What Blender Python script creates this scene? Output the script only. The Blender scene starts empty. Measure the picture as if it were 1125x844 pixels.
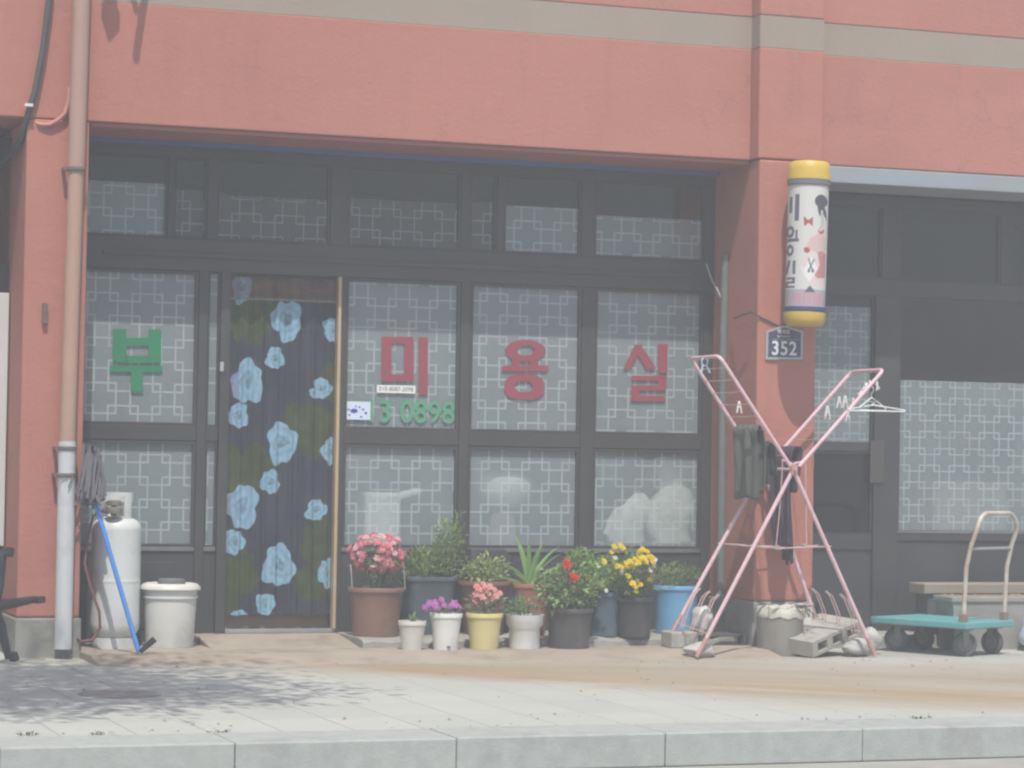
import bpy, math, random
import numpy as np
from mathutils import Vector, Matrix

# ------------------------------------------------------------------ camera, sky, sun, exposure
SC = bpy.context.scene
COL = SC.collection
YAW, PITCH, ROLL, FPX, DIST, CAMH = 0.34148266, 0.02775814, 0.01678142, 2853.72, 15.5414, 1.25
CX, CY = 562.5, 422.0
FW = Vector((math.sin(YAW)*math.cos(PITCH), math.cos(YAW)*math.cos(PITCH), math.sin(PITCH)))
_r = Vector((math.cos(YAW), -math.sin(YAW), 0)); _u = _r.cross(FW)
RT = _r*math.cos(ROLL) + _u*math.sin(ROLL)
UP = -_r*math.sin(ROLL) + _u*math.cos(ROLL)
CAM = Vector((0, -DIST, CAMH))
cd = bpy.data.cameras.new('camera'); cam = bpy.data.objects.new('camera', cd); COL.objects.link(cam)
M3 = Matrix((RT, UP, -FW)).transposed()
cam.matrix_world = Matrix.Translation(CAM) @ M3.to_4x4()
cd.sensor_width = 36; cd.lens = FPX/1125*36; cd.clip_end = 500; cd.clip_start = 0.1
cd.dof.use_dof = True; cd.dof.focus_distance = 9.5; cd.dof.aperture_fstop = 7.5
SC.camera = cam

SUN_EL, SUN_AZ = math.radians(62), math.radians(15)      # high sun, a little to the left of the facade's normal
TO_SUN = Vector((-math.sin(SUN_AZ)*math.cos(SUN_EL), -math.cos(SUN_AZ)*math.cos(SUN_EL), math.sin(SUN_EL)))
W = bpy.data.worlds.new('World'); SC.world = W; W.use_nodes = True
nt = W.node_tree; bg = nt.nodes['Background']
sky = nt.nodes.new('ShaderNodeTexSky'); sky.sky_type = 'NISHITA'; sky.sun_disc = False
sky.sun_elevation = SUN_EL; sky.sun_rotation = math.atan2(TO_SUN.x, TO_SUN.y) % (2*math.pi)
sky.dust_density = 2.0; sky.ozone_density = 1.5
nt.links.new(sky.outputs['Color'], bg.inputs['Color']); bg.inputs['Strength'].default_value = 0.135
sl = bpy.data.lights.new('sun', 'SUN'); sl.energy = 3.5; sl.angle = math.radians(0.55); sl.color = (1.0, 0.955, 0.88)
so = bpy.data.objects.new('sun', sl); COL.objects.link(so)
so.rotation_euler = TO_SUN.to_track_quat('Z', 'Y').to_euler(); so.location = (0, -10, 20)
SC.view_settings.view_transform = 'Standard'; SC.view_settings.look = 'None'
SC.view_settings.exposure = 0.42; SC.view_settings.gamma = 1.0; SC.view_settings.use_curve_mapping = False
SC.render.engine = 'CYCLES'
SC.cycles.use_denoising = True
SC.cycles.max_bounces = 6; SC.cycles.transparent_max_bounces = 12; SC.cycles.volume_bounces = 0
SC.cycles.filter_width = 2.0
VEIL_DENSITY = 0.0135

RNG = random.Random(11)
PI = math.pi

def at(px, py, Y=None, Z=None):
    """point of the place where the photo's pixel meets a vertical plane Y or a level Z"""
    d = RT*(px-CX) + UP*(CY-py) + FW*FPX
    t = (Y+DIST)/d.y if Y is not None else (Z-CAMH)/d.z
    return CAM + d*t
def scale_at(p):
    return FPX/((Vector(p)-CAM).dot(FW))

# ------------------------------------------------------------------ materials
def new_mat(name):
    m = bpy.data.materials.new(name); m.use_nodes = True
    n = m.node_tree
    return m, n, n.nodes['Principled BSDF']
def N(n, t, **kw):
    x = n.nodes.new(t)
    for k, v in kw.items():
        if k in x.inputs.keys() if isinstance(k, str) else False: x.inputs[k].default_value = v
        else: setattr(x, k, v)
    return x
def L(n, a, b): n.links.new(a, b)
def math_node(n, op, a, b=None):
    x = n.nodes.new('ShaderNodeMath'); x.operation = op
    for i, v in enumerate((a, b)):
        if v is None: continue
        if isinstance(v, (int, float)): x.inputs[i].default_value = v
        else: L(n, v, x.inputs[i])
    return x.outputs[0]
def mixc(n, fac, a, b):
    x = n.nodes.new('ShaderNodeMix'); x.data_type = 'RGBA'
    for s, v in ((x.inputs[0], fac), (x.inputs[6], a), (x.inputs[7], b)):
        if isinstance(v, (int, float)): s.default_value = v
        elif isinstance(v, tuple): s.default_value = (*v, 1)
        else: L(n, v, s)
    return x.outputs[2]
def noise(n, scale, detail=4, rough=.6, vec=None, stretch=None, obj=True):
    tc = n.nodes.new('ShaderNodeTexCoord'); o = tc.outputs['Object']
    if vec is not None: o = vec
    if stretch:
        mp = n.nodes.new('ShaderNodeMapping'); mp.inputs['Scale'].default_value = stretch
        L(n, o, mp.inputs[0]); o = mp.outputs[0]
    x = n.nodes.new('ShaderNodeTexNoise'); x.inputs['Scale'].default_value = scale
    x.inputs['Detail'].default_value = detail; x.inputs['Roughness'].default_value = rough
    L(n, o, x.inputs['Vector'])
    return x.outputs['Fac']
def ramp(n, fac, p0, p1):
    x = n.nodes.new('ShaderNodeMapRange'); x.inputs[1].default_value = p0; x.inputs[2].default_value = p1
    L(n, fac, x.inputs[0]); return x.outputs[0]
MATS = {}
def mat(name, c, rough=.6, c2=None, scale=6, amount=.5, bump=0, bscale=60, metal=0, spec=.4, dirt=None, dscale=9, stretch=None):
    """plain paint/plastic/stone with two-scale colour wear, optional dirt blotches and bump"""
    if name in MATS: return MATS[name]
    m, n, b = new_mat(name)
    c2 = c2 or tuple(x*.78 for x in c)
    col = mixc(n, math_node(n, 'MULTIPLY', ramp(n, noise(n, scale, stretch=stretch), .3, .72), amount), c, c2)
    if dirt: col = mixc(n, math_node(n, 'MULTIPLY', ramp(n, noise(n, dscale, 6, .7), .52, .72), .75), col, dirt)
    L(n, col, b.inputs['Base Color'])
    b.inputs['Roughness'].default_value = rough; b.inputs['Metallic'].default_value = metal
    b.inputs['Specular IOR Level'].default_value = spec
    if bump:
        bp = n.nodes.new('ShaderNodeBump'); bp.inputs['Strength'].default_value = bump; bp.inputs['Distance'].default_value = .01
        L(n, noise(n, bscale, 6, .65), bp.inputs['Height']); L(n, bp.outputs[0], b.inputs['Normal'])
    MATS[name] = m; return m
def tint_mat(name, rough=.6, transl=0.0, spec=.3):
    """colour stored per leaf / petal / print on the mesh itself"""
    if name in MATS: return MATS[name]
    m, n, b = new_mat(name)
    a = n.nodes.new('ShaderNodeAttribute'); a.attribute_name = 'tint'
    L(n, a.outputs['Color'], b.inputs['Base Color']); b.inputs['Roughness'].default_value = rough
    b.inputs['Specular IOR Level'].default_value = spec
    if transl:
        t = n.nodes.new('ShaderNodeBsdfTranslucent'); L(n, a.outputs['Color'], t.inputs[0])
        mx = n.nodes.new('ShaderNodeMixShader'); mx.inputs[0].default_value = transl
        L(n, b.outputs[0], mx.inputs[1]); L(n, t.outputs[0], mx.inputs[2])
        L(n, mx.outputs[0], n.nodes['Material Output'].inputs['Surface'])
    MATS[name] = m; return m
def glass_mat(name, tint=(1, 1, 1), refl=1.0, dust=.06):
    m, n, b = new_mat(name); n.nodes.remove(b)
    tr = n.nodes.new('ShaderNodeBsdfTransparent'); tr.inputs[0].default_value = (*tint, 1)
    gl = n.nodes.new('ShaderNodeBsdfGlossy'); gl.inputs['Roughness'].default_value = .04
    df = n.nodes.new('ShaderNodeBsdfDiffuse'); df.inputs[0].default_value = (.42, .42, .40, 1)
    fr = n.nodes.new('ShaderNodeFresnel'); fr.inputs[0].default_value = 1.5
    m1 = n.nodes.new('ShaderNodeMixShader'); m2 = n.nodes.new('ShaderNodeMixShader')
    L(n, math_node(n, 'MULTIPLY', ramp(n, noise(n, 2.2, 5, .65), .35, .75), dust), m1.inputs[0])
    L(n, tr.outputs[0], m1.inputs[1]); L(n, df.outputs[0], m1.inputs[2])
    ge = n.nodes.new('ShaderNodeNewGeometry')
    L(n, math_node(n, 'MULTIPLY', math_node(n, 'MULTIPLY', fr.outputs[0], refl), math_node(n, 'SUBTRACT', 1.0, ge.outputs['Backfacing'])), m2.inputs[0])
    L(n, m1.outputs[0], m2.inputs[1]); L(n, gl.outputs[0], m2.inputs[2])
    L(n, m2.outputs[0], n.nodes['Material Output'].inputs['Surface'])
    return m
def film_mat(name, base, line, op_base, op_line, pitch=.141):
    """frosted sticky film printed with interlocking squares"""
    m, n, b = new_mat(name)
    tc = n.nodes.new('ShaderNodeTexCoord'); sp = n.nodes.new('ShaderNodeSeparateXYZ'); L(n, tc.outputs['Object'], sp.inputs[0])
    def tri(o):
        s = math_node(n, 'DIVIDE', o, pitch); return math_node(n, 'PINGPONG', s, 1.0)
    px, pz = tri(sp.outputs['X']), tri(sp.outputs['Z'])
    def band(a, c):
        d = math_node(n, 'ABSOLUTE', math_node(n, 'SUBTRACT', math_node(n, 'MAXIMUM', a, c), .675))
        return ramp(n, d, .050, .028)
    l1 = band(px, pz)
    l2 = band(math_node(n, 'SUBTRACT', 1.0, px), math_node(n, 'SUBTRACT', 1.0, pz))
    ln = math_node(n, 'MAXIMUM', l1, l2)
    ln = math_node(n, 'MULTIPLY', ln, ramp(n, noise(n, 3.5, 3), .1, .5))
    basec = mixc(n, ramp(n, noise(n, 2.3, 4), .3, .7), base, tuple(x*.84 for x in base))
    L(n, mixc(n, ln, basec, line), b.inputs['Base Color']); b.inputs['Roughness'].default_value = .45
    b.inputs['Specular IOR Level'].default_value = .25
    tr = n.nodes.new('ShaderNodeBsdfTransparent'); mx = n.nodes.new('ShaderNodeMixShader')
    f = math_node(n, 'ADD', op_base, math_node(n, 'MULTIPLY', ln, op_line-op_base)); L(n, f, mx.inputs[0])
    L(n, tr.outputs[0], mx.inputs[1]); L(n, b.outputs[0], mx.inputs[2])
    L(n, mx.outputs[0], n.nodes['Material Output'].inputs['Surface'])
    return m

def stucco_mat():
    m, n, b = new_mat('pink_stucco')
    a = ramp(n, noise(n, .9, 5, .6), .3, .7)
    c = mixc(n, a, (.44, .182, .140), (.40, .163, .126))
    st = ramp(n, noise(n, 2.2, 6, .7, stretch=(3.0, 3.0, .35)), .52, .78)
    c = mixc(n, math_node(n, 'MULTIPLY', st, .55), c, (.34, .145, .112))
    sp = ramp(n, noise(n, 16, 6, .7), .56, .76)
    c = mixc(n, math_node(n, 'MULTIPLY', sp, .30), c, (.53, .25, .21))
    ck = ramp(n, noise(n, 5, 8, .75, stretch=(.6, .6, 1.8)), .62, .78)
    c = mixc(n, math_node(n, 'MULTIPLY', ck, .34), c, (.34, .145, .12))
    # repaired patches and hairline cracks
    pt = ramp(n, noise(n, .55, 3, .5, stretch=(1, 1, 1.6)), .56, .60)
    c = mixc(n, math_node(n, 'MULTIPLY', pt, .35), c, (.46, .20, .155))
    vo = n.nodes.new('ShaderNodeTexVoronoi'); vo.feature = 'DISTANCE_TO_EDGE'; vo.inputs['Scale'].default_value = 1.1
    tcv = n.nodes.new('ShaderNodeTexCoord'); wv = n.nodes.new('ShaderNodeVectorMath'); wv.operation = 'ADD'
    nv_ = n.nodes.new('ShaderNodeTexNoise'); nv_.inputs['Scale'].default_value = 3.5; nv_.inputs['Detail'].default_value = 6
    L(n, tcv.outputs['Object'], nv_.inputs['Vector']); L(n, tcv.outputs['Object'], wv.inputs[0]); L(n, nv_.outputs['Color'], wv.inputs[1]); L(n, wv.outputs[0], vo.inputs['Vector'])
    cr = math_node(n, 'MULTIPLY', ramp(n, vo.outputs['Distance'], .012, .002), ramp(n, noise(n, 1.3, 3), .52, .62))
    c = mixc(n, math_node(n, 'MULTIPLY', cr, .32), c, (.22, .10, .085))
    L(n, c, b.inputs['Base Color']); b.inputs['Roughness'].default_value = .85; b.inputs['Specular IOR Level'].default_value = .2
    bp = n.nodes.new('ShaderNodeBump'); bp.inputs['Strength'].default_value = .42; bp.inputs['Distance'].default_value = .012
    h = math_node(n, 'ADD', noise(n, 38, 8, .7), math_node(n, 'MULTIPLY', noise(n, 3, 5, stretch=(.6, .6, 1.6)), 1.2))
    L(n, h, bp.inputs['Height']); L(n, bp.outputs[0], b.inputs['Normal'])
    return m
def paving_mat():
    m, n, b = new_mat('paving')
    tc = n.nodes.new('ShaderNodeTexCoord')
    br = n.nodes.new('ShaderNodeTexBrick'); br.offset = 0.0; br.squash = 1.0
    br.inputs['Scale'].default_value = 1.0; br.inputs['Brick Width'].default_value = .332; br.inputs['Row Height'].default_value = .60
    br.inputs['Mortar Size'].default_value = .006; br.inputs['Mortar Smooth'].default_value = .4
    br.inputs['Color1'].default_value = (.415, .43, .395, 1); br.inputs['Color2'].default_value = (.46, .47, .43, 1)
    br.inputs['Mortar'].default_value = (.31, .31, .285, 1)
    mp = n.nodes.new('ShaderNodeMapping'); mp.inputs['Location'].default_value = (.02, .05, 0)
    L(n, tc.outputs['Object'], mp.inputs[0]); L(n, mp.outputs[0], br.inputs['Vector'])
    c = mixc(n, math_node(n, 'MULTIPLY', ramp(n, noise(n, 1.2, 6, .7), .35, .7), .5), br.outputs['Color'], (.37, .38, .345))
    c = mixc(n, math_node(n, 'MULTIPLY', ramp(n, noise(n, 60, 4, .8), .5, .8), .35), c, (.54, .54, .51))
    # rust-brown run-off stains that follow the wet line in front of the plants
    sp = n.nodes.new('ShaderNodeSeparateXYZ'); L(n, tc.outputs['Object'], sp.inputs[0])
    warp = math_node(n, 'MULTIPLY', math_node(n, 'SUBTRACT', noise(n, .9, 5, .6, stretch=(.6, 1.2, 1)), .5), 1.5)
    def bandy(y0, hw, x0, slope, stretch, lo, hi, amt, colour, c, wk=1.0):
        """streaky run-off stain along a slanting line Y = y0 - slope*(X-5), with a wandering edge"""
        yy = math_node(n, 'ADD', sp.outputs['Y'], math_node(n, 'MULTIPLY', math_node(n, 'SUBTRACT', sp.outputs['X'], 5.0), slope))
        yy = math_node(n, 'ADD', yy, math_node(n, 'MULTIPLY', warp, wk))
        g = ramp(n, math_node(n, 'ABSOLUTE', math_node(n, 'SUBTRACT', yy, y0)), hw, hw*.1)
        gx = ramp(n, math_node(n, 'ADD', sp.outputs['X'], math_node(n, 'MULTIPLY', warp, 1.2)), x0, x0+1.0)
        rot = n.nodes.new('ShaderNodeMapping'); rot.inputs['Rotation'].default_value = (0, 0, math.atan(slope)); L(n, tc.outputs['Object'], rot.inputs[0])
        nz = ramp(n, noise(n, 1.0, 7, .68, vec=rot.outputs[0], stretch=stretch), lo, hi)
        f = math_node(n, 'MULTIPLY', math_node(n, 'MULTIPLY', g, gx), nz)
        return mixc(n, math_node(n, 'MULTIPLY', f, amt), c, colour)
    c = bandy(-.5, 1.9, 2.4, .45, (.35, 1.5, 1), .10, .50, .75, (.33, .285, .215), c)
    c = bandy(-1.0, 1.0, 3.0, .55, (.7, 3.0, 1), .30, .58, .8, (.31, .245, .17), c)
    c = bandy(-1.5, .6, 3.6, .75, (.5, 4.5, 1), .36, .58, .9, (.33, .225, .13), c, .5)
    c = bandy(-.45, .5, 3.2, .0, (.8, 3.5, 1), .40, .62, .6, (.24, .20, .155), c, .3)
    c = bandy(-1.9, 1.2, 4.9, .75, (.5, 3.5, 1), .28, .54, .85, (.33, .265, .18), c, .6)
    L(n, c, b.inputs['Base Color']); b.inputs['Roughness'].default_value = .85; b.inputs['Specular IOR Level'].default_value = .25
    bp = n.nodes.new('ShaderNodeBump'); bp.inputs['Strength'].default_value = .35; bp.inputs['Distance'].default_value = .006
    L(n, math_node(n, 'ADD', noise(n, 70, 6, .7), math_node(n, 'MULTIPLY', br.outputs['Fac'], -1.2)), bp.inputs['Height'])
    L(n, bp.outputs[0], b.inputs['Normal'])
    return m

PINK = stucco_mat()
PAVE = paving_mat()
FRAME = mat('dark_bronze_frame', (.036, .034, .035), .5, (.060, .058, .056), 3, .8, spec=.5)
PANEL = mat('dark_kick_panel', (.034, .036, .037), .6, (.058, .060, .060), 2.5, .9)
GREIGE = mat('greige_band_paint', (.32, .262, .205), .8, (.285, .235, .185), 2, .8, bump=.3, bscale=25)
PLINTH = mat('grey_cement_plinth', (.30, .29, .26), .9, (.20, .20, .185), 3, .9, bump=.5, bscale=30, dirt=(.13, .125, .11), dscale=4)
APRON = mat('tan_concrete', (.36, .315, .25), .9, (.28, .235, .18), 2.4, .9, bump=.4, bscale=40, dirt=(.21, .165, .12), dscale=5)
LEDGE = mat('grey_concrete_ledge', (.36, .345, .31), .9, (.25, .24, .215), 4, .9, bump=.5, bscale=40, dirt=(.18, .17, .15), dscale=6)
KERB = mat('granite_kerb', (.40, .42, .395), .8, (.32, .34, .32), 14, .9, bump=.3, bscale=80, dirt=(.27, .275, .26), dscale=3)
ROADM = mat('pale_concrete_gutter', (.36, .35, .315), .9, (.28, .275, .25), 3, .9, bump=.3, bscale=60, dirt=(.24, .23, .20), dscale=2)
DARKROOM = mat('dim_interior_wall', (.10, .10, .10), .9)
WHITEPL = mat('white_plastic', (.74, .74, .72), .4, (.64, .64, .61), 5, .8, dirt=(.50, .48, .43), dscale=7)
GLASS = glass_mat('window_glass', (.93, .95, .95))
DKGLASS = glass_mat('tinted_window_glass', (.55, .57, .58), 1.0, .05)
FILM = film_mat('lattice_film', (.48, .555, .58), (.53, .59, .60), .48, .74)
FILM_DIM = film_mat('dimmed_lattice_film', (.11, .11, .11), (.26, .26, .26), .55, .72)  # darker film copy; colour carries the dimming of a second pane
LEAF = tint_mat('leaf', .5, .38)
PETAL = tint_mat('petal', .7, .25, .15)
PRINT = tint_mat('printed_cloth', .8, .12, .1)
GLOSSPRINT = tint_mat('printed_acrylic', .35, 0, .4)
SOIL = mat('potting_soil', (.07, .05, .035), .95, (.12, .09, .06), 30, .9, bump=.8, bscale=50)
STEM = mat('green_stem', (.06, .11, .035), .7)
BARK = mat('brown_bark', (.10, .075, .055), .9, (.16, .13, .10), 12, .9, bump=.8, bscale=30)

# ------------------------------------------------------------------ mesh builder
WO = {}
class MB:
    def __init__(s): s.v, s.f, s.t, s.mi, s.cur = [], [], [], [], 0
    def add(s, vs, fs, tint=None):
        o = len(s.v); s.v += [Vector(p) for p in vs]
        s.f += [tuple(i+o for i in q) for q in fs]; s.mi += [s.cur]*len(fs)
        s.t += [tint or (1, 1, 1)]*len(vs)
        return s
    def box(s, x0, x1, y0, y1, z0, z1):
        vs = [(x, y, z) for x in (x0, x1) for y in (y0, y1) for z in (z0, z1)]
        return s.add(vs, [(0,1,3,2), (4,6,7,5), (0,4,5,1), (2,3,7,6), (0,2,6,4), (1,5,7,3)])
    def obox(s, c, ax, ay, az):
        """box with centre c and half-axis vectors"""
        c = Vector(c); vs = [c+ax*i+ay*j+az*k for i in (-1,1) for j in (-1,1) for k in (-1,1)]
        return s.add(vs, [(0,1,3,2), (4,6,7,5), (0,4,5,1), (2,3,7,6), (0,2,6,4), (1,5,7,3)])
    def tube(s, pts, r, n=10, closed=False):
        pts = [Vector(p) for p in pts]; k = len(pts)
        rs = r if isinstance(r, (list, tuple)) else [r]*k
        rings = []; prev = None
        for i, p in enumerate(pts):
            if closed: d = pts[(i+1)%k]-pts[i-1]
            else: d = (pts[min(i+1, k-1)]-pts[max(i-1, 0)])
            d.normalize()
            if prev is None:
                a = Vector((0,0,1)) if abs(d.z) < .9 else Vector((1,0,0)); x = d.cross(a).normalized()
            else:
                x = (prev - d*prev.dot(d)).normalized()
            prev = x; y = d.cross(x)
            rings.append([p+(x*math.cos(2*PI*j/n)+y*math.sin(2*PI*j/n))*rs[i] for j in range(n)])
        vs = [q for rg in rings for q in rg]; fs = []
        for i in range(k if closed else k-1):
            a, b = i*n, ((i+1)%k)*n
            for j in range(n): fs.append((a+j, a+(j+1)%n, b+(j+1)%n, b+j))
        if not closed: fs += [tuple(range(n-1,-1,-1)), tuple((k-1)*n+j for j in range(n))]
        return s.add(vs, fs)
    def lathe(s, prof, c, n=36, sx=1, sy=1):
        c = Vector(c); vs = []; fs = []
        for r, z in prof:
            vs += [c+Vector((r*sx*math.cos(2*PI*j/n), r*sy*math.sin(2*PI*j/n), z)) for j in range(n)]
        for i in range(len(prof)-1):
            for j in range(n): fs.append((i*n+j, i*n+(j+1)%n, (i+1)*n+(j+1)%n, (i+1)*n+j))
        if prof[0][0] > 1e-6: fs.append(tuple(range(n-1,-1,-1)))
        if prof[-1][0] > 1e-6: fs.append(tuple((len(prof)-1)*n+j for j in range(n)))
        return s.add(vs, fs)
    def prism(s, pts, d):
        """closed polygon of points extruded by vector d"""
        pts = [Vector(p) for p in pts]; d = Vector(d); n = len(pts)
        return s.add(pts+[p+d for p in pts], [tuple(range(n)), tuple(range(2*n-1, n-1, -1))]+[(i, i+n, (i+1)%n+n, (i+1)%n) for i in range(n)])
    def ring(s, outer, inner, d):
        """polygon with a hole, same vertex count, extruded"""
        n = len(outer); d = Vector(d); A = [Vector(p) for p in outer]; B = [Vector(p) for p in inner]
        vs = A+B+[p+d for p in A]+[p+d for p in B]; fs = []
        for i in range(n):
            j = (i+1)%n
            fs += [(i,j,n+j,n+i), (2*n+j,2*n+i,3*n+i,3*n+j), (j,i,2*n+i,2*n+j), (n+i,n+j,3*n+j,3*n+i)]
        return s.add(vs, fs)
    def leaf(s, p, d, up, ln, w, tint, droop=.15):
        d = d.normalized(); x = d.cross(up)
        if x.length < 1e-3: x = d.cross(Vector((1,.3,0)))
        x.normalize(); nrm = x.cross(d)
        m = p+d*ln*.45; tip = p+d*ln - Vector((0,0,ln*droop))
        vs = [p, m+x*w*.5+nrm*w*.18, tip, m-x*w*.5+nrm*w*.18, m]
        return s.add(vs, [(0,4,1), (4,2,1), (0,3,4), (4,3,2)], tint)
    def build(s, name, mats, parent=None, origin=None, smooth=False, bevel=0, solid=0):
        if not isinstance(mats, (list, tuple)): mats = [mats]
        if origin is None:
            n = max(1, len(s.v)); lo = [min(p[i] for p in s.v) for i in range(3)]; hi = [max(p[i] for p in s.v) for i in range(3)]
            origin = Vector(((lo[0]+hi[0])/2, (lo[1]+hi[1])/2, lo[2]))
        origin = Vector(origin)
        me = bpy.data.meshes.new(name)
        me.from_pydata([tuple(p-origin) for p in s.v], [], s.f); 
        for m in mats: me.materials.append(m)
        if len(mats) > 1: me.polygons.foreach_set('material_index', s.mi)
        if any(t != (1,1,1) for t in s.t):
            a = me.attributes.new('tint', 'FLOAT_COLOR', 'POINT')
            a.data.foreach_set('color', np.array([(*t, 1) for t in s.t], dtype=np.float32).ravel())
        if smooth:
            me.polygons.foreach_set('use_smooth', [True]*len(me.polygons)); me.set_sharp_from_angle(angle=math.radians(42))
        me.update()
        o = bpy.data.objects.new(name, me); COL.objects.link(o); place(o, origin, parent)
        if bevel:
            b = o.modifiers.new('bevel', 'BEVEL'); b.width = bevel; b.segments = 2; b.limit_method = 'ANGLE'
        if solid:
            b = o.modifiers.new('solid', 'SOLIDIFY'); b.thickness = solid; b.offset = 0
        return o
def place(o, origin, parent):
    WO[o.name] = Vector(origin); o.location = origin
    if parent is not None:
        o.parent = parent; o.location = Vector(origin)-WO[parent.name]
def tag(o, label, cat, group=None):
    o['label'] = label; o['category'] = cat
    if group: o['group'] = group
    return o
def thing(name, loc, label, cat, group=None):
    o = bpy.data.objects.new(name, None); o.empty_display_size = .1; COL.objects.link(o); place(o, loc, None)
    return tag(o, label, cat, group)
def structure(o, kind='structure'): o['kind'] = kind; return o
def instance(src, name, parent, loc, rot=(0,0,0), sc=1):
    o = src.copy(); o.name = name; COL.objects.link(o); place(o, loc, parent); o.rotation_euler = rot; o.scale = (sc,)*3 if not isinstance(sc, tuple) else sc
    return o
def text_mesh(body, size, bold=0, sx=1.0, spacing=1.0, extrude=.0005):
    cu = bpy.data.curves.new('lettering', 'FONT'); cu.body = body; cu.size = size; cu.align_x = 'CENTER'; cu.align_y = 'CENTER'
    cu.offset = bold; cu.space_character = spacing; cu.extrude = extrude
    o = bpy.data.objects.new('lettering', cu); COL.objects.link(o)
    bpy.context.view_layer.update(); dg = bpy.context.evaluated_depsgraph_get()
    me = bpy.data.meshes.new_from_object(o.evaluated_get(dg)); bpy.data.objects.remove(o)
    for v in me.vertices: v.co = Vector((v.co.x*sx, -v.co.z, v.co.y))
    return me
def lettering(body, size, p, m, parent, **kw):
    me = text_mesh(body, size, **kw); me.materials.clear(); me.materials.append(m)
    o = bpy.data.objects.new('lettering', me); COL.objects.link(o); place(o, p, parent); return o
def arc(c, r, a0, a1, n, ax, ay):
    return [Vector(c)+Vector(ax)*r*math.cos(a0+(a1-a0)*i/n)+Vector(ay)*r*math.sin(a0+(a1-a0)*i/n) for i in range(n+1)]

# ------------------------------------------------------------------ the setting
gz = .045                                           # level of the concrete apron before the salon
KF, KB = -4.63, -4.22                               # kerb front and back
structure(MB().add([(-40,-60,-.15),(60,-60,-.15),(60,16,-.15),(-40,16,-.15)], [(0,1,2,3)]).build('road', ROADM, origin=(0,0,-.15)))
mb = MB(); n = 60
structure(MB().box(-30, 40, KB, 14, -.14, 0).build('pavement', PAVE, origin=(0,0,0)))
mb = MB(); x0 = 3.641-1.0*12 - .975
xk = at(501.7, 811.5, Z=0).x
for i in range(-22, 26):
    dz = RNG.uniform(-.003, .003); dy = RNG.uniform(-.004, .004)
    mb.box(xk+i+.0015, xk+i+1-.0015, KF+dy, KB-.004, -.149, .004+dz)
structure(mb.build('kerb', KERB, origin=(0,KF,-.15), bevel=.008))
structure(MB().prism([(2.803,-.66,-.02),(2.803,-.66,.003),(2.803,-.36,gz),(2.803,.62,gz),(2.803,.62,-.02)], (4.357,0,0)).build('apron_path', APRON, bevel=.008))

# ------------------------------------------------------------------ the building
RC = .60                                            # glazing plane behind the facade
B = thing('shop_building', (5, 0, 0), 'pink stuccoed shop building with dark shopfronts between its columns and a greige band above', 'building')
HB, HT = 3.222, 3.955
XL0, XL1 = 2.425, 2.80
XR0, XR1 = 7.175, 7.60
mb = MB()
mb.box(-9, XR0-.012, 0, .9, HB, HT); mb.box(-9, XR0-.012, 0, .9, HT+.212, 7.2)
mb.box(XR1+.032, 22, 0, .9, HB, HT); mb.box(XR1+.032, 22, 0, .9, HT+.212, 7.2)
mb.build('facade_wall', PINK, B, bevel=.008)
mb = MB(); mb.box(XR0-.010, XR1+.03, -.12, .9, HB+.003, HT); mb.box(XR0-.010, XR1+.03, -.12, .9, HT+.212, 7.2)
mb.build('pilaster', PINK, B, bevel=.01)
mb = MB(); mb.box(-9, XR0-.012, .004, .9, HT+.001, HT+.211); mb.box(XR1+.032, 22, .004, .9, HT+.001, HT+.211); mb.box(XR0-.010, XR1+.03, -.116, .9, HT+.001, HT+.211)
mb.build('band', GREIGE, B)
MB().box(XL0, XL1, 0, 1.2, .24, HB-.002).build('column', PINK, B, bevel=.014)
MB().box(XR0, XR1, -.12, 1.2, .33, HB-.004).build('column', PINK, B, bevel=.014)
MB().box(XL0-.006, XL1+.012, -.012, 1.2, -.02, .239).build('plinth', PLINTH, B, bevel=.012)
MB().box(XR0-.008, XR1+.008, -.132, 1.2, -.02, .329).build('plinth', PLINTH, B, bevel=.012)
MB().box(-9, 22, .9, 9, 6.9, 7.2).build('roof', GREIGE, B)
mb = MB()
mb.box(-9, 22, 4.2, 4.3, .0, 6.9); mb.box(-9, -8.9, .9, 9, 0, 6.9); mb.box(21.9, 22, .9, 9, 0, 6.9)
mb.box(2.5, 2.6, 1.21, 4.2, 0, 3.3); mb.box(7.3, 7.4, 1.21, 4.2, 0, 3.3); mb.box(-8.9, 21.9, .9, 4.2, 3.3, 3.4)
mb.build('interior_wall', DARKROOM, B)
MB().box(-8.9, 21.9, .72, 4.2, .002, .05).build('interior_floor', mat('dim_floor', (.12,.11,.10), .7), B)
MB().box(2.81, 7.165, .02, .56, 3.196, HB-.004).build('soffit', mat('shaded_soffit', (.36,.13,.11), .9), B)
MB().box(2.81, 7.165, .50, .57, 3.165, 3.195).build('blue_trim', mat('blue_trim_paint', (.07, .12, .30), .6), B)
# other bay's lintel (pale shutter rail) and the sill step before it
MB().box(XR1+.01, 22, -.02, .5, 3.105, 3.215).build('lintel_rail', mat('pale_blue_metal', (.33,.36,.385), .5, (.26,.285,.31), 2, .8, metal=.1), B, bevel=.006)
MB().box(XR1+.01, 22, .15, .9, -.01, .085).build('step', LEDGE, B, bevel=.01)
rj = random.Random(41); mb = MB(); ns_ = 44; vs = []; fs = []
for i in range(ns_+1):
    x = 4.56+(7.162-4.56)*i/ns_; j1, j2 = rj.uniform(-.012,.012), rj.uniform(-.008,.006)
    vs += [Vector((x,.70,.10)), Vector((x,.06,.102+j2*.4)), Vector((x,-.01+j1,.094+j2)), Vector((x,-.03+j1,.078+j2)), Vector((x,-.035+j1*.6,gz-.01))]
for i in range(ns_):
    for k in range(4): a_ = i*5+k; fs.append((a_, a_+1, a_+6, a_+5))
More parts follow.
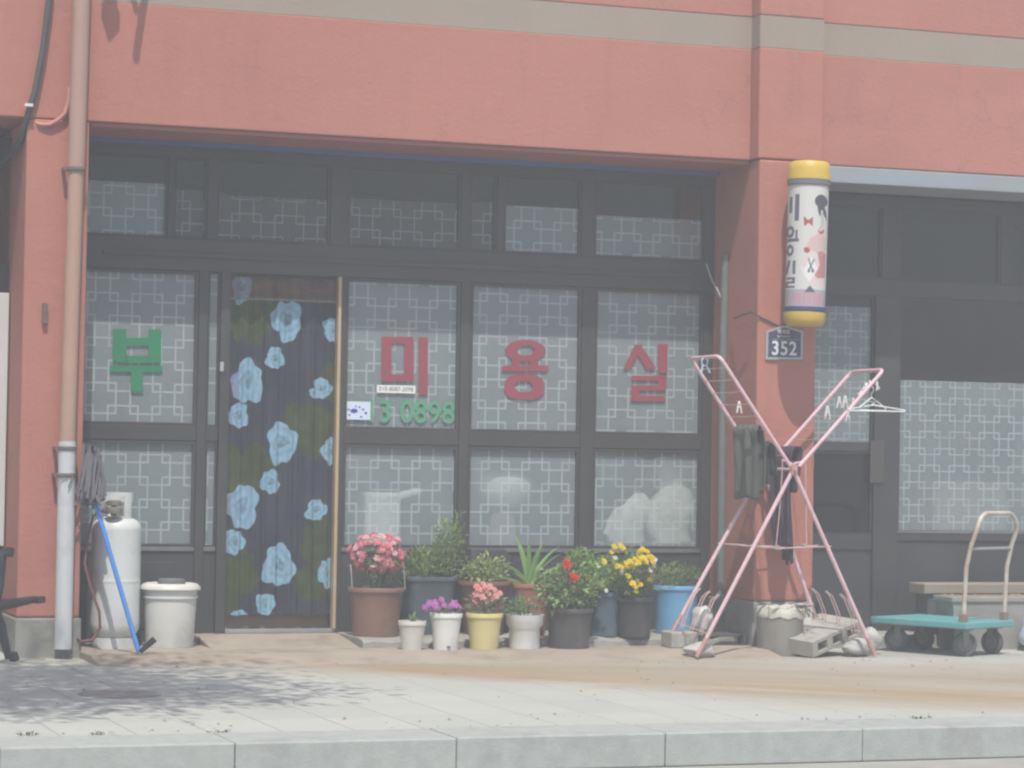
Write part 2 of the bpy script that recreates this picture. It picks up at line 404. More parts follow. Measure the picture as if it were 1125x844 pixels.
fs += [(4,3,2,1,0), tuple(ns_*5+k for k in range(5))]
mb.add(vs, fs); mb.build('step', LEDGE, B)
MB().prism([(3.62,.02,gz-.02),(3.62,.02,gz+.002),(3.62,.18,gz+.022),(3.62,.48,.098),(3.62,.70,.10),(3.62,.70,gz-.02)], (.938,0,0)).build('ramp', APRON, B, bevel=.01)

# --- main dark frame of the salon glazing (butted members)
ya, yb = RC-.03, RC+.06
TOPG, TR1, TR0, MR1, MR0, BR = 3.165, 2.587, 2.384, 1.404, 1.312, .645
mb = MB()
mb.box(2.81, 7.168, ya, yb, TR0, TR1)                                  # transom bar
mb.box(2.81, 7.168, ya, yb, 3.10, TOPG)                                # head
mb.box(2.81, 2.872, ya+.004, yb, gz, TR0); mb.box(7.098, 7.168, ya+.004, yb, .10, TR0)
mb.box(2.81, 2.872, ya+.004, yb, TR1, 3.10); mb.box(7.098, 7.168, ya+.004, yb, TR1, 3.10)
mb.box(3.620, 3.680, ya+.004, yb, .10, TR0)                            # post beside the door
mb.box(3.759, 3.822, ya-.012, yb, .10, TR0)                            # door stile
mb.box(4.545, 4.584, ya+.004, yb, .10, TR0)
mb.box(5.366, 5.432, ya+.004, yb, .10, TR0); mb.box(6.216, 6.309, ya+.004, yb, .10, TR0)
def XW(px, py): return at(px, py, RC).x
tr_posts = [(183.5, 190), (227, 237), (362, 381), (505.5, 515), (545, 552.5), (637.5, 652)]
for a, b in tr_posts:
    mb.box(XW(a, 235), XW(b, 235), ya+.004, yb, TR1, 3.10)
mb.build('storefront_frame', FRAME, B, bevel=.004)
MB().box(3.00, 7.0, ya-.02, ya-.002, 2.47, 2.50).build('rail', FRAME, B, bevel=.003)

def window(x0, x1, z0, z1, film=FILM, film_top=None, fx=.0, y=RC, frame=.018, glass=GLASS):
    """sash with a slim frame, a glass pane and a lattice film stuck behind it"""
    mb = MB()
    A = [(x0,y-.018,z0), (x1,y-.018,z0), (x1,y-.018,z1), (x0,y-.018,z1)]
    I = [(x0+frame,y-.018,z0+frame), (x1-frame,y-.018,z0+frame), (x1-frame,y-.018,z1-frame), (x0+frame,y-.018,z1-frame)]
    mb.ring(A, I, (0,.04,0))
    w = mb.build('window', FRAME, B)
    MB().add([(x0+frame-.004,y,z0+frame-.004),(x1-frame+.004,y,z0+frame-.004),(x1-frame+.004,y,z1-frame+.004),(x0+frame-.004,y,z1-frame+.004)], [(0,1,2,3)]).build('pane', glass, w)
    if film:
        zt = film_top or z1-frame*.6
        c = Vector(((x0+x1)/2+fx, y+.008, (z0+z1)/2 + RNG.uniform(-.05,.05)))
        MB().add([(x0+frame-.004,y+.008,z0+frame-.004),(x1-frame+.004,y+.008,z0+frame-.004),(x1-frame+.004,y+.008,zt),(x0+frame-.004,y+.008,zt)], [(0,1,2,3)]).build('film', film, w, origin=c)
    return w
e = .003
W1 = window(2.872+e, 3.620-e, MR1+e, TR0-e, fx=.05)
W1b = window(2.872+e, 3.620-e, BR, MR0-e, fx=-.02)
window(3.680+e, 3.759-e, MR1+e, TR0-e, fx=.01, frame=.01); window(3.680+e, 3.759-e, BR, MR0-e, fx=.03, frame=.01)
W3 = window(4.584+e, 5.366-e, MR1+e, TR0-e); W3b = window(4.584+e, 5.366-e, BR, MR0-e, fx=.04)
W4 = window(5.432+e, 6.216-e, MR1+e, TR0-e, fx=.06); W4b = window(5.432+e, 6.216-e, BR, MR0-e, fx=-.05)
W5 = window(6.309+e, 7.098-e, MR1+e, TR0-e, fx=-.04); W5b = window(6.309+e, 7.098-e, BR, MR0-e, fx=.02)
# rails between upper and lower sashes, kick panels under them
for x0, x1 in ((2.872,3.620), (3.680,3.759), (4.584,5.366), (5.432,6.216), (6.309,7.098)):
    MB().box(x0+.001, x1-.001, ya+.008, yb, MR0, MR1).build('mid_rail', FRAME, B, bevel=.004)
    k = MB().box(x0+.001, x1-.001, ya+.018, yb, .10 if x0 > 3.66 else gz, BR-.03).build('kick_panel', PANEL, B)
    MB().box(x0+.001, x1-.001, ya+.006, yb, BR-.028, BR-.002).build('sill', mat('worn_alu_sill', (.24,.24,.24), .4, (.12,.12,.12), 4, .8, metal=.3), B, bevel=.003)
MB().box(3.0, 3.5, ya+.012, ya+.019, .13, .55).build('kick_panel', PANEL, B, bevel=.004)
# transom lights; film only on their lower part
txs = [2.872] + [x for a, b in tr_posts for x in (XW(a, 235), XW(b, 235))] + [7.098]
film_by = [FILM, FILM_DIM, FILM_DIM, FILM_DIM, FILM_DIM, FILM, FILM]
for i in range(7):
    x0, x1 = txs[2*i], txs[2*i+1]
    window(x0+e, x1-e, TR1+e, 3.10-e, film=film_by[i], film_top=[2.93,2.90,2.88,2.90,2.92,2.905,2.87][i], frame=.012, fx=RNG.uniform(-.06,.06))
# door: threshold, jamb strip, lock, dim wooden kick board
MB().box(3.824, 4.543, ya-.02, yb, .10, .125).build('threshold', mat('worn_alu', (.42,.42,.42), .4, (.3,.3,.3), 6, .8, metal=.5), B, bevel=.003)
MB().box(4.522, 4.543, ya-.035, ya+.03, .126, TR0-.002).build('door_jamb', mat('tan_wood_strip', (.50,.37,.22), .6, (.40,.29,.17), 5, .8), B, bevel=.002)
MB().box(3.824, 4.520, yb-.02, yb, .126, .22).build('door_board', mat('brown_wood_board', (.20,.14,.09), .6, (.13,.09,.06), 3, .9, stretch=(1,1,12)), B)
q = at(243.5, 403, ya-.02); MB().box(q.x-.012, q.x+.012, ya-.03, ya-.013, q.z-.03, q.z+.03).build('lock', mat('chrome_lock', (.6,.6,.6), .3, metal=.6), B, bevel=.003)
# top pelmet inside the doorway
mb = MB()
for i, c in enumerate([(.12,.09,.2), (.30,.07,.07), (.25,.16,.06), (.32,.20,.09)]): pass
MB().box(3.824, 4.520, RC+.03, RC+.05, 2.30, TR0-.002).build('pelmet', mat('red_gold_pelmet', (.12,.06,.05), .7, (.15,.11,.06), 9, 1.0, dirt=(.10,.06,.15), dscale=6), B)

# --- lettering stuck on the panes
RED = mat('red_sticker_vinyl', (.30, .05, .08), .5, (.25, .042, .07), 8, .7)
GREEN = mat('green_sticker_vinyl', (.012, .22, .095), .5, (.015, .18, .08), 6, .7)
GREEN2 = mat('faded_green_vinyl', (.10, .34, .20), .5, (.07, .29, .17), 20, .8)
YL = RC-.004
def A2(px, py): return at(px, py, YL)
def poly_letters(parent, m, polys=(), rings=(), T=None):
    mb = MB()
    for k, q in enumerate(polys): mb.prism([A2(*T(*p)) + Vector((0, -.0006*(k % 3), 0)) for p in q], (0, .0015, 0))
    for k, (o, i) in enumerate(rings): mb.ring([A2(*T(*p)) for p in o], [A2(*T(*p)) for p in i], (0, .0015, 0))
    return mb.build('lettering', m, parent)
def rect(x0, y0, x1, y1): return [(x0,y0), (x1,y0), (x1,y1), (x0,y1)]
def oval(cx, cy, rx, ry, n=28, p=1.0):
    out = []
    for i in range(n):
        a = 2*PI*i/n; c, s_ = math.cos(a), math.sin(a)
        out.append((cx+rx*math.copysign(abs(c)**p, c), cy+ry*math.copysign(abs(s_)**p, s_)))
    return out
T1 = lambda x, y: (x*.33778, 270+y*.33778)
poly_letters(W1, GREEN, [rect(367,271,411,379), rect(483,273,524,381), rect(409,300,485,325), rect(409,358,485,382), rect(357,391,528,411), rect(425,409,465,476)], T=T1)
T3 = lambda x, y: (370+x*.23697, 290+y*.23697)
poly_letters(W3, RED, [rect(380,340,422,606)], [(rect(208,338,356,545), rect(254,366,312,514))], T=T3)
T4 = lambda x, y: (510+x*.24, 300+y*.24)
poly_letters(W4, RED, [rect(174,424,384,450), rect(218,398,252,426), rect(302,398,338,426)],
             [(oval(280,356,92,50), oval(280,355,42,24)), (oval(276,522,92,58,28,.75), oval(273,521,40,25,28,.75))], T=T4)
poly_letters(W5, RED, [[(783,328),(818,328),(762,440),(728,440)], [(792,372),(818,346),(880,438),(838,446)], rect(887,326,931,458),
             rect(765,470,926,493), rect(886,491,925,517), rect(765,515,925,538), rect(765,536,802,564), rect(765,562,921,588)], T=T4)
p0, p1 = A2(403, 452.5), A2(497, 452.5)
hgt = (A2(450, 440)-A2(450, 465)).z
me = lettering('13 0898', hgt*1.36, ((p0.x+p1.x)/2, YL-.0005, p0.z), GREEN2, W3, bold=.0032, sx=1.0)
wd = me.dimensions.x; me.scale = ((p1.x-p0.x)/max(wd, .01), 1, 1)
q0, q1 = A2(414, 423), A2(456, 432.5)
s = MB().box(q0.x, q1.x, YL-.003, YL-.001, q1.z, q0.z).build('sticker', mat('white_paper', (.8,.8,.78), .6), W3)
lettering('010-8087-2098', .038, ((q0.x+q1.x)/2, YL-.0035, (q0.z+q1.z)/2), mat('grey_ink', (.25,.24,.24), .6), W3, bold=.0006)
q0, q1 = A2(380, 441), A2(406.5, 461.5)
MB().box(q0.x, q1.x, YL-.004, YL-.002, q1.z, q0.z).build('sticker', mat('pale_blue_paper', (.66,.72,.82), .6, (.5,.62,.8), 12, .6), W3)
mb = MB()
for (cx, cy, rx, ry) in ((389,451.5,4.2,2.4), (383,450,1.2,1), (384,456,1.3,.9), (395,447.5,1.2,1), (399,450,1.4,1), (402,454,1.6,1.2), (397,458,1.3,.9), (391,446.5,1,.8)):
    mb.prism([at(x, y, YL-.0055) for x, y in oval(cx, cy, rx, ry, 14)], (0, .001, 0))
mb.build('emblem', mat('navy_ink', (.05,.06,.32), .6), W3)

# --- the neighbouring bay on the right
FRAME2 = FRAME
mb = MB()
Zs = dict(t=at(1000,312,RC).z, b=at(1000,330,RC).z)
def Xr(px): return at(px, 450, RC).x
xr = [Xr(893), Xr(958), Xr(985)]
ytr1, ytr0 = 2.52, 2.40
mb.box(XR1+.012, 13.5, ya, yb, ytr0, ytr1); mb.box(XR1+.012, 13.5, ya, yb, 3.02, 3.10)
mb.box(XR1+.012, XR1+.06, ya+.004, yb, .086, ytr0)
mb.box(xr[1], xr[2], ya-.01, yb, .086, ytr0)
tp = [(968,988), (1098,1110)]
tpx = [(at(a,250,RC).x, at(b,250,RC).x) for a, b in tp]
for a, b in tpx: mb.box(a, b, ya+.004, yb, ytr1, 3.02)
x2 = xr[2]+1.95
mb.box(x2, x2+.08, ya, yb, .086, ytr0); mb.box(x2+2.0, x2+2.08, ya, yb, .086, ytr0); 
mb.box(x2+1.0, x2+1.08, ya, yb, ytr1, 3.02)
zf1, zf0 = at(1000,418,RC).z, at(1000,580,RC).z
mb.box(xr[2], 13.5, ya+.006, yb, zf0-.09, zf0-.035)
zd = at(930,488,RC).z
mb.box(XR1+.06, xr[1], ya+.006, yb, zd-.05, zd)
zd2 = at(930,588,RC).z
mb.box(XR1+.06, xr[1], ya+.006, yb, zd2-.10, zd2)
mb.build('storefront_frame', FRAME2, B, bevel=.004)
FILM_R = film_mat('grey_lattice_film', (.35,.40,.42), (.44,.49,.50), .62, .84, .118)
window(XR1+.06+e, xr[1]-e, zd+e, ytr0-e, film=FILM_R, film_top=at(930,337,RC).z, glass=GLASS, frame=.012)
window(XR1+.06+e, xr[1]-e, zd2+e, zd-.05-e, film=None, glass=DKGLASS, frame=.012)
window(xr[2]+e, x2-e, zf0-.033, ytr0-e, film=FILM_R, film_top=zf1, glass=GLASS, frame=.016)
window(x2+.08+e, x2+2-e, zf0-.033, ytr0-e, film=FILM_R, film_top=zf1, glass=GLASS, frame=.016)
for a, b in ((XR1+.03, tpx[0][0]), (tpx[0][1], tpx[1][0]), (tpx[1][1], x2+1.0)):
    window(a+e, b-e, ytr1+e, 3.02-e, film=None, glass=DKGLASS, frame=.012)
MB().box(XR1+.06, xr[1], ya+.018, yb, .086, zd2-.10).build('kick_panel', PANEL, B)
MB().box(xr[2], 13.5, ya+.018, yb, .086, zf0-.09).build('kick_panel', PANEL, B)
MB().box(xr[2]+.002, 13.5, ya+.002, ya+.02, zf0-.035, zf0-.02).build('sill', MATS['worn_alu_sill'], B)
q0, q1 = at(957,484,ya-.03), at(972,531,ya-.03)
MB().box(q0.x, q1.x, ya-.022, ya-.012, q1.z, q0.z).build('handle_plate', mat('brown_metal_plate', (.10,.09,.085), .4, metal=.4), B, bevel=.003)
# light patches inside the neighbouring shop: a shelf wall deep in the dark room
MB().box(9.0, 13, 3.2, 4.1, .05, 1.9).build('interior_block', mat('dim_shelf', (.09,.09,.085), .8), B)

MB().box(8.98, 9.55, .76, 1.1, .05, 1.12).build('interior_block', mat('cream_glow_box', (.62,.56,.44), .8), B)  # added pale box; cream colour stands in for warm glow behind the film

# --- the bay on the left: recessed door with a pale blind
mb = MB()
mb.box(-9, XL0-.004, ya, yb, 3.02, 3.16); mb.box(-9, XL0-.004, ya, yb, 2.28, 2.38)
mb.box(XL0-.06, XL0-.004, ya+.004, yb, .05, 2.28)
for x in (1.2, 0.1, -1.2, -2.6, -4): mb.box(x, x+.06, ya+.004, yb, .05, 2.28)
mb.build('storefront_frame', FRAME, B)
MB().box(XL0-.075, XL0-.012, .47, .52, at(2,600,.5).z, at(2,322,.5).z).build('white_post', mat('white_door_paint', (.62,.63,.60), .5), B, bevel=.004)
for x0, x1 in ((1.26, XL0-.06), (.16, 1.2), (-1.14, .1), (-2.54, -1.2)):
    w = window(x0+e, x1-e, .35, 2.28-e, film=None)
    MB().box(x0+.02, x1-.02, RC+.05, RC+.054, .36, 2.1).build('blind', mat('pale_blind', (.62,.63,.60), .7, (.52,.54,.52), 3, .8), w)
    MB().box(x0, x1, ya+.01, yb, .05, .348).build('kick_panel', PANEL, B)
    window(x0+e, x1-e, 2.38+e, 3.02-e, film=None, glass=DKGLASS)

# small marks on the columns
q = at(49.5, 346, -.006)
MB().box(q.x-.018, q.x+.012, -.03, 0, q.z-.055, q.z+.07).build('bracket', mat('rusty_iron', (.12,.09,.08), .7, (.20,.11,.07), 20, .8), B, bevel=.003)

# ------------------------------------------------------------------ pipes and cables on the facade
PIPE_P = mat('pink_painted_pipe', (.42,.265,.215), .6, (.38,.23,.195), 4, .8)
PIPE_T = mat('tan_pipe', (.44,.29,.21), .6, (.40,.24,.18), 3, .9)
PIPE_W = mat('white_pvc_pipe', (.58,.60,.60), .45, (.50,.52,.52), 3, .8, dirt=(.40,.40,.37), dscale=4)
yp = -.075
pts = [at(90.5,-30,yp), at(83.6,186,yp), at(74.0,487,yp), at(69.2,713,yp)]
t = thing('downpipe', (pts[3].x, yp, gz), 'tall round rain downpipe on the left column, pink above and white below', 'pipe')
top = pts[0] + (pts[0]-pts[1]).normalized()*2.6
MB().tube([top, pts[1]], .052, 20).build('upper_pipe', PIPE_P, t, smooth=True)
MB().tube([pts[1], pts[2]], .047, 20).build('middle_pipe', PIPE_T, t, smooth=True)
MB().tube([pts[2]+Vector((0,0,.01)), pts[3]], .052, 20).build('lower_pipe', PIPE_W, t, smooth=True)
for p_ in (pts[1], at(72.8,522,yp), pts[2]-Vector((0,0,.03))):
    mb = MB(); mb.lathe([(.056,-.012),(.060,-.008),(.060,.008),(.056,.012)], p_, 20)
    mb.box(p_.x-.075, p_.x-.055, p_.y-.01, .0, p_.z-.01, p_.z+.01)
    mb.build('clamp', mat('dull_iron', (.13,.12,.12), .6, (.2,.12,.08), 18, .7), t, smooth=True)
mb = MB(); mb.tube([at(63,521,-.13), at(73,523,-.14), at(81,521,-.12), at(78,528,-.14), at(75,536,-.14)], .004, 6); mb.build('wire_tie', MATS['dull_iron'], t)
CABLE = mat('grey_rubber_cable', (.075,.075,.08), .6)
p = [at(58,-60,-.05), at(54.5,-5,-.05), at(47,55,-.045), at(38.5,100,-.04), at(31,125,-.03), at(24,152,.06), at(14,168,.25), at(2,178,.5)]
t = thing('wall_cable', p[-1], 'thick dark grey cable running down the pink wall left of the downpipe', 'cable')
MB().tube([p[0]+Vector((.05,0,2.2))]+p, .019, 10).build('cable', CABLE, t, smooth=True)
q = at(31.5, 116, -.045); MB().obox(q, Vector((.024,0,0)), Vector((0,.022,0)), Vector((0,0,.009))).build('cable_clip', WHITEPL, t, bevel=.002)
p = [at(77,96,-.03), at(75,112,-.03), at(72,124,-.03), at(65,131,-.025), at(55,137,-.02), at(44,137,-.01), at(37,134,.02)]
tag(MB().tube(p, .014, 8).build('hose', mat('pink_painted_hose', (.50,.22,.18), .6), smooth=True), 'short bent pink hose poking from behind the downpipe under the beam', 'hose')
p = [at(776,300,RC-.05), at(783,315,.45), at(790,328,.4), at(797,333,.36)]
p = [Vector((7.155, .36, .10)), Vector((7.155, .36, 1.0)), Vector((7.152, .37, 1.9)), Vector((7.155, .36, 2.62))]
tag(MB().tube(p, .028, 12).build('conduit', mat('grey_green_conduit', (.16,.18,.17), .5, (.12,.13,.13), 5, .8), smooth=True), 'grey vertical conduit in the recess beside the right column', 'pipe')
p = [at(776,290,.5), at(782,308,.5), at(788,318,.4), at(794,332,.37)]
tag(MB().tube(p, .006, 6).build('wire', mat('pale_wire', (.42,.42,.40), .5)), 'thin pale wire looping from the window frame to the grey conduit', 'wire')
# the bracket above the frame whose shadow falls on the beam
t = thing('wall_bracket', (3.1, -.0, 4.75), 'dark steel bracket arm with a lamp box fixed high on the pink wall', 'bracket')
mb = MB(); mb.tube([(2.85,0,4.72), (2.95,-.45,4.78)], .018, 8); mb.tube([(2.75,0,4.55),(2.84,-.40,4.73)], .008, 6); mb.build('arm', MATS['dull_iron'], t)
MB().obox((2.80,-.42,4.68), Vector((.04,.02,0)), Vector((-.015,.04,0)), Vector((0,0,.055))).build('lamp_box', CABLE, t, bevel=.01)
MB().obox((3.02,-.30,4.44), Vector((.016,0,0)), Vector((0,.016,0)), Vector((.03,0,.24))).build('hanging_bar', MATS['dull_iron'], t)
p = [Vector((-6,-1.2,5.6)), Vector((-1.5,-.75,5.2)), Vector((1.2,-.55,4.95)), Vector((2.6,-.40,4.8)), Vector((2.86,-.38,4.77))]
tag(MB().tube(p, .009, 6).build('overhead_wire', CABLE), 'thin black overhead wire reaching the bracket on the pink wall', 'wire')

# ------------------------------------------------------------------ address plate
c = at(861.3, 376, -.135)
t = thing('address_plate', (c.x, -.122, at(861,395,-.13).z), 'navy house-shaped address plate numbered 352 on the right column', 'sign')
def plate(px): return [at(x, y, -.135) for x, y in px]
out = [(841.5,395.0), (842.0,364.0), (861.5,357.0), (882.3,364.0), (881.8,395.0)]
inn = [(843.7,392.6), (844.2,365.6), (861.5,359.6), (880.2,365.6), (879.7,392.6)]
MB().ring(plate(out), plate(inn), (0,.014,0)).build('border', mat('pale_alu_border', (.42,.43,.44), .4, metal=.2), t)
MB().prism([p_+Vector((0,.003,0)) for p_ in plate(inn)], (0,.009,0)).build('panel', mat('navy_enamel', (.055,.062,.13), .4), t)
INK = mat('white_lettering', (.72,.73,.75), .5)
q = at(861.5,383.5,-.1335); lettering('352', .128, (q.x, -.1335, q.z), INK, t, bold=.0022, spacing=1.08, sx=.92)
q = at(861,365,-.1335); lettering('백석로', .034, (q.x, -.1335, q.z), INK, t, bold=.0004)
q = at(861,369.6,-.1335); lettering('Baekseok-ro', .018, (q.x, -.1335, q.z), INK, t)
q0, q1 = at(848,373,-.1335), at(879,373.5,-.1335); MB().box(q0.x, q1.x, -.1345, -.1332, q1.z, q0.z+.002).build('rule', INK, t)

# ------------------------------------------------------------------ barber pole
yc = -.34
ct, cb = at(889.5, 178.5, yc), at(883.5, 358.5, yc)
ax = (ct-cb); H = ax.length
t = thing('barber_pole', cb, 'drum shaped salon lamp with yellow caps and printed cylinder on the right column', 'sign')
R_ = .1365
def zz(py): return (358.5-py)/180.0*H
def drum(prof, name, m):
    o = MB().lathe(prof, (0,0,0), 48).build(name, m, None, origin=(0,0,0), smooth=True)
    o.parent = t; o.location = (0,0,0); o.rotation_euler = TILT; WO[o.name] = Vector(cb); return o
TILT = ax.normalized().to_track_quat('Z', 'Y').to_euler()
TILT = Matrix.Rotation(math.atan2(ax.x, ax.z), 3, 'Y').to_euler()
YCAP = mat('yellow_plastic', (.62,.43,.06), .4, (.52,.36,.06), 4, .7)
drum([(R_*.86,H), (R_*.95,H-.012), (R_*.99,H-.05), (R_*1.04,zz(197.5)), (R_*1.04,zz(198.5)), (.02,zz(199))][::-1], 'top_cap', YCAP)
drum([(R_*.99,zz(205)), (R_*1.03,zz(204)), (R_*1.03,zz(199)), (R_*.99,zz(198))], 'collar', mat('grey_collar', (.16,.17,.20), .5))
drum([(R_*.99,zz(343.6)), (R_*1.01,zz(343)), (R_*1.01,zz(339)), (R_*.99,zz(338))], 'collar', mat('navy_collar', (.04,.055,.16), .5))
drum([(.02,.0), (R_*.78,.0), (R_*.90,.012), (R_*.985,zz(352)), (R_*1.0,zz(346)), (R_*1.0,zz(343.7))], 'bottom_cap', YCAP)
# printed cylinder: colours stored on the mesh
ns, nv = 300, 300
view = (CAM-ct); va = math.atan2(view.y, view.x)
zb, zt_ = zz(338.5), zz(204.5)
ang = np.linspace(-PI, PI, ns, endpoint=False); vv = np.linspace(0, 1, nv+1)
Sg = np.sin(ang)[None,:]*np.ones((nv+1,1)); front = (np.cos(ang) > 0)[None,:]*np.ones((nv+1,1), bool)
XX = 417+77*Sg                                   # crop pixels of the photo's drum front
YY = (620-(620-210)*vv)[:,None]*np.ones((1,ns))
img = np.empty((nv+1, ns, 3)); img[:] = (.60,.60,.565)
def paint(mask, c): img[mask & front] = c
def inpoly(pts):
    m = np.zeros(XX.shape, bool); k = len(pts)
    for i in range(k):
        (x0,y0),(x1,y1) = pts[i], pts[(i+1)%k]
        cnd = ((y0 > YY) != (y1 > YY)) & (XX < (x1-x0)*(YY-y0)/((y1-y0) or 1e-9)+x0); m ^= cnd
    return m
def box2(x0,y0,x1,y1): return (XX>=x0)&(XX<=x1)&(YY>=y0)&(YY<=y1)
def ell(cx,cy,rx,ry): return ((XX-cx)/rx)**2+((YY-cy)/ry)**2 <= 1
def line2(x0,y0,x1,y1,w):
    dx,dy = x1-x0,y1-y0; tt = np.clip(((XX-x0)*dx+(YY-y0)*dy)/(dx*dx+dy*dy),0,1)
    return (XX-x0-tt*dx)**2+(YY-y0-tt*dy)**2 <= w*w
slate = (.10,.115,.16); blk = (.075,.075,.085); red = (.42,.085,.09); pnk = (.62,.43,.42); ppk = (.66,.55,.54)
paint(ell(452,400,36,28), ppk); paint(inpoly([(415,420),(430,390),(468,372),(485,385),(487,430),(455,440),(430,430)]), pnk)
paint(inpoly([(405,500),(430,450),(470,470),(487,520),(487,545),(430,545)]), ppk)
paint(inpoly([(396,490),(432,445),(462,492),(430,540)]), (.72,.72,.70)); paint(inpoly([(400,470),(425,440),(436,452),(405,500)]), ppk)
paint(inpoly([(458,436),(476,432),(488,440),(488,520),(462,524),(450,515),(468,480)]), (.50,.20,.20))
paint(line2(425,460,440,497,2.5), slate); paint(line2(446,462,428,497,2.5), slate); paint(ell(428,500,5,6), slate); paint(ell(443,500,5,6), slate)
paint(ell(466,266,24,22), blk); paint(inpoly([(449,262),(470,262),(486,300),(489,330),(470,300),(462,318),(455,300)]), blk)
paint(line2(470,300,474,345,5), (.45,.44,.43)); paint(line2(474,340,462,366,4), (.5,.42,.4))
paint(inpoly([(455,362),(466,368),(482,356),(478,374),(463,376)]), red); paint(ell(418,432,12,9), red); paint(ell(412,427,6,5), red)
paint(inpoly([(401,318),(418,332),(438,320),(436,352),(420,340),(405,354)]), red)
paint(box2(367,245,383,334), slate); paint(box2(347,252,357,306), slate)            # 미
paint(ell(352,370,16,20)&~ell(352,370,7,9), slate); paint(box2(342,393,386,403), slate); paint(box2(372,364,380,395), slate); paint(ell(354,432,14,19)&~ell(354,432,6,9), slate)   # 용
paint(line2(352,470,343,506,5), slate); paint(box2(366,466,376,512), slate)          # 실
for y in (522,536,551): paint(box2(344,y,376,y+7), slate)
paint(box2(366,526,376,540), slate); paint(box2(341,540,350,555), slate)
band_ = (YY > 562); paint(band_, (.40,.36,.40)); img[(YY > 562)&~front] = (.40,.36,.40)
paint(inpoly([(412,572),(434,548),(456,572)]), slate)
for x0 in (368,388,408,428,448,466):
    paint(box2(x0,574,x0+5,612), (.52,.26,.28)); paint(box2(x0+8,574,x0+12,612), (.52,.26,.28)); paint(box2(x0,588,x0+12,594), (.52,.26,.28))
mb = MB(); vs = []; fs = []
R2 = R_*.955
for i in range(nv+1):
    for j in range(ns): vs.append((R2*math.cos(va+ang[j]), R2*math.sin(va+ang[j]), zb+(zt_-zb)*vv[i]))
for i in range(nv):
    for j in range(ns): fs.append((i*ns+j, i*ns+(j+1)%ns, (i+1)*ns+(j+1)%ns, (i+1)*ns+j))
# seen from outside, angle grows to the right
me = bpy.data.meshes.new('printed_cylinder'); me.from_pydata(vs, [], fs); me.materials.append(GLOSSPRINT)
a = me.attributes.new('tint', 'FLOAT_COLOR', 'POINT'); a.data.foreach_set('color', np.concatenate([img.reshape(-1,3), np.ones(((nv+1)*ns,1))], 1).astype(np.float32).ravel())
me.polygons.foreach_set('use_smooth', [True]*len(me.polygons))
o = bpy.data.objects.new('printed_cylinder', me); COL.objects.link(o); o.parent = t; o.rotation_euler = TILT
mb = MB(); mb.box(ct.x-.03, ct.x+.03, yc+.06, -.121, ct.z-.16, ct.z-.10); mb.box(cb.x-.03, cb.x+.03, yc+.06, -.121, cb.z+.10, cb.z+.16); mb.build('mounting_arm', MATS['dull_iron'], t)
p = [at(884,352,-.2), at(872,356,-.14), at(855,358,-.128), at(838,350,-.128), at(826,343,-.128), at(815,346,-.0), at(806,350,.2)]
tag(MB().tube(p, .006, 6).build('wire', CABLE), 'thin dark wire sagging from the salon lamp around the column corner', 'wire')

# ------------------------------------------------------------------ door curtain, printed with blue roses
yq = RC-.012
q0, q1 = at(249,500,yq), at(365.5,500,yq)
cx0, cx1 = q0.x, q1.x; cz1, cz0 = at(305,306,yq).z, at(305,676,yq).z
nx, nz = 200, 560
xs = np.linspace(0,1,nx); zs = np.linspace(0,1,nz)
PXg = 249+116.5*xs[None,:]*np.ones((nz,1)) ; PYg = (676-370*zs)[:,None]*np.ones((1,nx))
PXg = PXg - (PYg-500)*0.0095*0
rs = np.random.RandomState(4)
def vnoise(x, y, seed):
    r_ = np.random.RandomState(seed); g = r_.rand(64,64); xi=np.floor(x).astype(int); yi=np.floor(y).astype(int); fx=x-xi; fy=y-yi
    fx=fx*fx*(3-2*fx); fy=fy*fy*(3-2*fy); G=lambda a,b: g[a%64,b%64]
    return (G(xi,yi)*(1-fx)+G(xi+1,yi)*fx)*(1-fy)+(G(xi,yi+1)*(1-fx)+G(xi+1,yi+1)*fx)*fy
img = np.empty((nz,nx,3)); img[:] = (.044,.050,.064)
v1 = vnoise(PXg/14, PYg/22, 1)
img += (v1[...,None]-.5)*np.array([.02,.02,.03])
wob = (vnoise(PXg/6, PYg/6, 2)-.5)
for (cx,cy,rx,ry) in ((285,522,22,22),(352,596,18,34),(264,632,20,26),(272,345,26,32),(345,470,26,30),(258,520,9,30),(256,655,10,22),(322,460,10,20),(345,640,20,20),(300,320,30,10),(360,420,10,24),(280,500,12,12)):
    d = ((PXg-cx)/rx)**2+((PYg-cy)/ry)**2+wob*.9
    img[d<1] = np.array((.060,.078,.035)) + (vnoise(PXg/9,PYg/9,3)[d<1][:,None]-.5)*np.array((.03,.04,.01))
def rose(cx, cy, rx, ry, seed, lilac=False):
    global img
    th = np.arctan2((PYg-cy)/ry, (PXg-cx)/rx); rr = np.sqrt(((PXg-cx)/rx)**2+((PYg-cy)/ry)**2)
    r_ = np.random.RandomState(seed); ph = r_.rand(4)*6.28
    edge = .96+.10*np.sin(3*th+ph[0])+.16*(np.abs(((th*5/6.283+ph[1])%1)-.5)*2-.5)+.05*np.sin(8*th+ph[2])
    ins = rr < edge
    n1 = vnoise(PXg/3.5+seed*7, PYg/3.5, seed)
    spiral = np.sin(rr*15 + th*1.0 + 1.5*np.sin(2.5*th+ph[3]) + n1*2.2)
    tone = .84+.15*spiral*np.clip(1.25-rr,0.25,1)+.16*(n1-.5)-.34*np.exp(-(rr/.30)**2)
    col = tone[...,None]*np.array((.29,.49,.63))
    if lilac:
        m = np.clip(((cx-PXg)/rx-.35)*1.6, 0, 1)[...,None]; col = col*(1-m)+m*tone[...,None]*np.array((.28,.27,.45))
    img[ins] = np.clip(col[ins], .05, .7)
